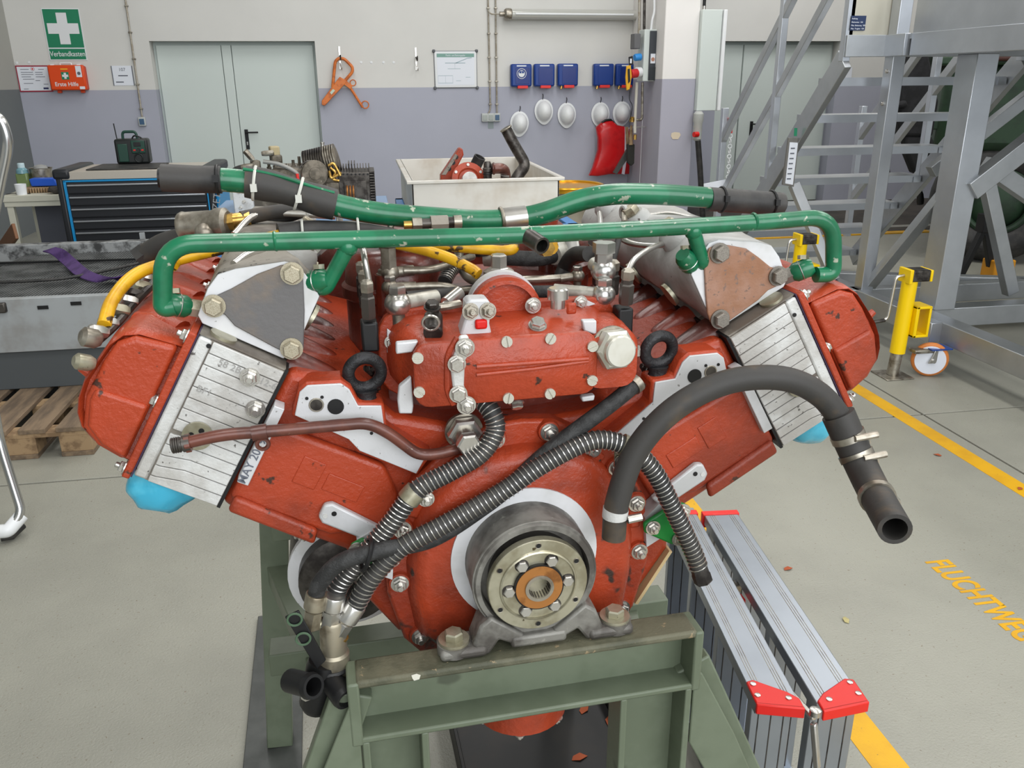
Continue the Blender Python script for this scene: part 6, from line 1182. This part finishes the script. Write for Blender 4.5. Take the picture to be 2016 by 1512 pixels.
MB().bb(Vector((cx-.03, cy-.05, .165))-so3, Vector((cx+.1, cy+.06, .172))-so3).build('castor_plate', mat('blue_plate', (40, 70, 140), .4), cs)
# yellow support jacks
def jack(label, x, y, z0=0):
    j = thing('support_jack', label, 'jack', MT(x, y, 0), 'yellow screw jacks of the stairs')
    MB().bb((-.085, -.085, 0), (.085, .085, .008)).build('foot_plate', STEELDULL, j, bevel=.002); MB().cyl((0, 0, .008), (.012, 0, .2), .033, n=24).build('inner_tube', STEELDULL, j); MB().cyl((.01, 0, .14), (.02, 0, .56), .042, n=28).build('outer_tube', YEL, j)
    MB().bb((-.02, -.055, .55), (.0, .055, .63)).build('gear_cheek', YEL, j, bevel=.004); MB().bb((0.0, -.05, .56), (.11, .05, .625)).build('gear_housing', STEELDARK, j, bevel=.008); MB().bb((.105, -.055, .56), (.12, .055, .625)).build('gear_cheek', YEL, j, bevel=.004)
    MB().tube(fillet([(-.02, 0, .59), (-.07, 0, .585), (-.085, 0, .34), (-.21, 0, .325)], .03), .008, 10).build('crank', STEEL, j); MB().tube([(-.10, 0, .337), (-.21, 0, .325)], .011, 10).build('crank_grip', STEELDARK, j)
    MB().bb((.05, -.06, .24), (.07, .06, .42)).build('bracket_web', YEL, j, bevel=.004)
    for z in (.24, .405): MB().bb((.05, -.06, z), (.14, .06, z+.015)).build('bracket_flange', YEL, j, bevel=.004)
    MB().bb((.13, -.06, .24), (.145, .06, .42)).build('bracket_web', YEL, j, bevel=.004); return j
jack('yellow screw jack with crank beside the orange castor', 2.94, 4.14); jack('yellow screw jack half hidden behind the red rocker cover', 2.90, 5.30)
# label holder on the stringer
lh = link('label_holder', None, ss); lh.matrix_basis = Matrix.Translation(WP(1560, 320, SY+.45)-so3)
lo_ = WP(1560, 320, SY+.45); MB().prism([WP(*k_, SY+.45)-lo_ for k_ in ((1553, 271), (1574, 272), (1563, 368), (1541, 364))], (0, .02, 0)).build('holder', mat('holder_grey', (110, 108, 104), .5), lh, bevel=.003); MB().prism([WP(*k_, SY+.447)-lo_ for k_ in ((1555, 280), (1571, 281), (1561, 364), (1546, 361))], (0, .002, 0)).build('sheet', PAPER, lh)
for k in range(7): MB().box(WP(1561-k*1.3, 292+k*10, SY+.445)-lo_, (.03, .001, .008)).build('text_line', INK, lh)
gs = MB().prism([WP(*k_, SY+.43)-so3 for k_ in ((1564, 252), (1570, 252), (1569, 268), (1563, 268))], (0, .002, 0)).build('inspection_sticker', SIGNG, ss)
ns = MB().prism([WP(*k_, 10.98) for k_ in ((1655, 158), (1662, 138), (1678, 132), (1676, 158))], (0, .002, 0)).build('door_notice', PAPER, None); tag(ns, 'white notice on wall right of the far door', 'notice')
# ================================================================ dark green vehicle behind the stairs
ve = thing('army_vehicle', 'dark green military vehicle parked behind the stairs', 'vehicle', MT(4.95, 7.15, 0, -33)); vv = Vector((5.0, 6.7, 0))
def V(a, b, n, mt, bev=.03): return MB().bb(Vector(a)-vv, Vector(b)-vv).build(n, mt, ve, bevel=bev)
V((5.15, 6.7, 1.0), (8.8, 9.6, 1.75), 'hull', DGREEN, .08); V((5.0, 6.9, 1.7), (8.6, 9.4, 3.2), 'upper_body', mat('very_dark_green', (22, 36, 26), .6), .1); V((5.4, 7.2, .45), (8.8, 9.2, 1.0), 'chassis', BLACK, .03)
V((4.98, 6.75, 1.18), (8.8, 6.82, 1.26), 'hull_rib', DGREEN, .01); V((5.05, 6.6, 1.72), (8.8, 6.9, 1.80), 'hull_ledge', DGREEN, .02)
for x, y in ((5.75, 6.9), (7.9, 6.9)):
    w = MB().torus(Vector((x, y, .56))-vv, (0, 1, 0), .40, .16, 40, 12).build('tyre', RUBBER, ve); MB().torus(Vector((x, y-.1, .56))-vv, (0, 1, 0), .27, .03, 36, 8).build('rim', DGREEN, w); MB().lathe([(.26, 0), (.2, .05), (.1, .08)], Vector((x, y-.02, .56))-vv, FR, 28).build('hub', DGREEN, w)
V((5.3, 6.55, 1.75), (5.9, 6.7, 2.1), 'red_brown_locker', mat('brown_red', (70, 40, 34), .6), .02)
hb = thing('hanging_gear', 'black fabric gear hanging from the dark green vehicle', 'bag', Matrix.Translation(WP(1805, 250, 6.9))); ho2 = WP(1805, 250, 6.9); BF = mat('black_fabric', (20, 20, 22), .9, 0, (30, 30, 32), 10, bump=.5, bscale=30)
def HG(l, y, d, n): return MB().prism([WP(*k_, y)-ho2 for k_ in l], (0, d, 0)).build(n, BF, hb, bevel=.03)
HG(((1782, 100), (1830, 105), (1850, 200), (1838, 270), (1772, 268), (1768, 200), (1776, 150)), 6.9, .12, 'upper_pouch'); HG(((1782, 265), (1838, 268), (1842, 290), (1812, 345), (1800, 340), (1786, 305)), 6.92, .1, 'lower_pouch'); HG(((1768, 202), (1788, 196), (1790, 212), (1770, 214)), 6.86, .06, 'buckle')
MB().tube(spline([WP(*k_, 6.85)-ho2 for k_ in ((1772, 262), (1758, 285), (1747, 310), (1750, 340), (1752, 348))], 6), .012, 8).build('loose_strap', BF, hb)
for k, q in enumerate(((1806, 392), (1812, 400))): pass
pg = MB().lathe([(.03, 0), (.035, .03), (.03, .1), (.02, .13)], WP(1812, 402, 7.6), (-.2, 0, 1), 14).build('hanging_plug', BLACK, None); tag(pg, 'black plug hanging on a cable below stairs', 'plug')
MB()
pc_ = MB().tube([WP(1808, 378, 7.6), WP(1800, 300, 7.6), WP(1797, 200, 7.6)], .006, 6).build('plug_cable', BLACK, None); tag(pc_, 'thin black cable holding the plug below stairs', 'cable')
ax_ = thing('axle_stand', 'dark axle stand with yellow block under the vehicle', 'axle stand', Matrix.Translation(FP(1920, 548))); 
for a in (-.16, .16): MB().bar((a, 0, 0), (0, 0, .45), .05, .05, (0, 1, 0)).build('leg', BLACK, ax_, bevel=.004)
MB().bb((-.05, -.05, .4), (.05, .05, .55)).build('post', BLACK, ax_, bevel=.004); MB().bb((.1, -.08, 0), (.3, .08, .16)).build('yellow_block', mat('amber_block', (206, 140, 30), .5), ax_, bevel=.01)
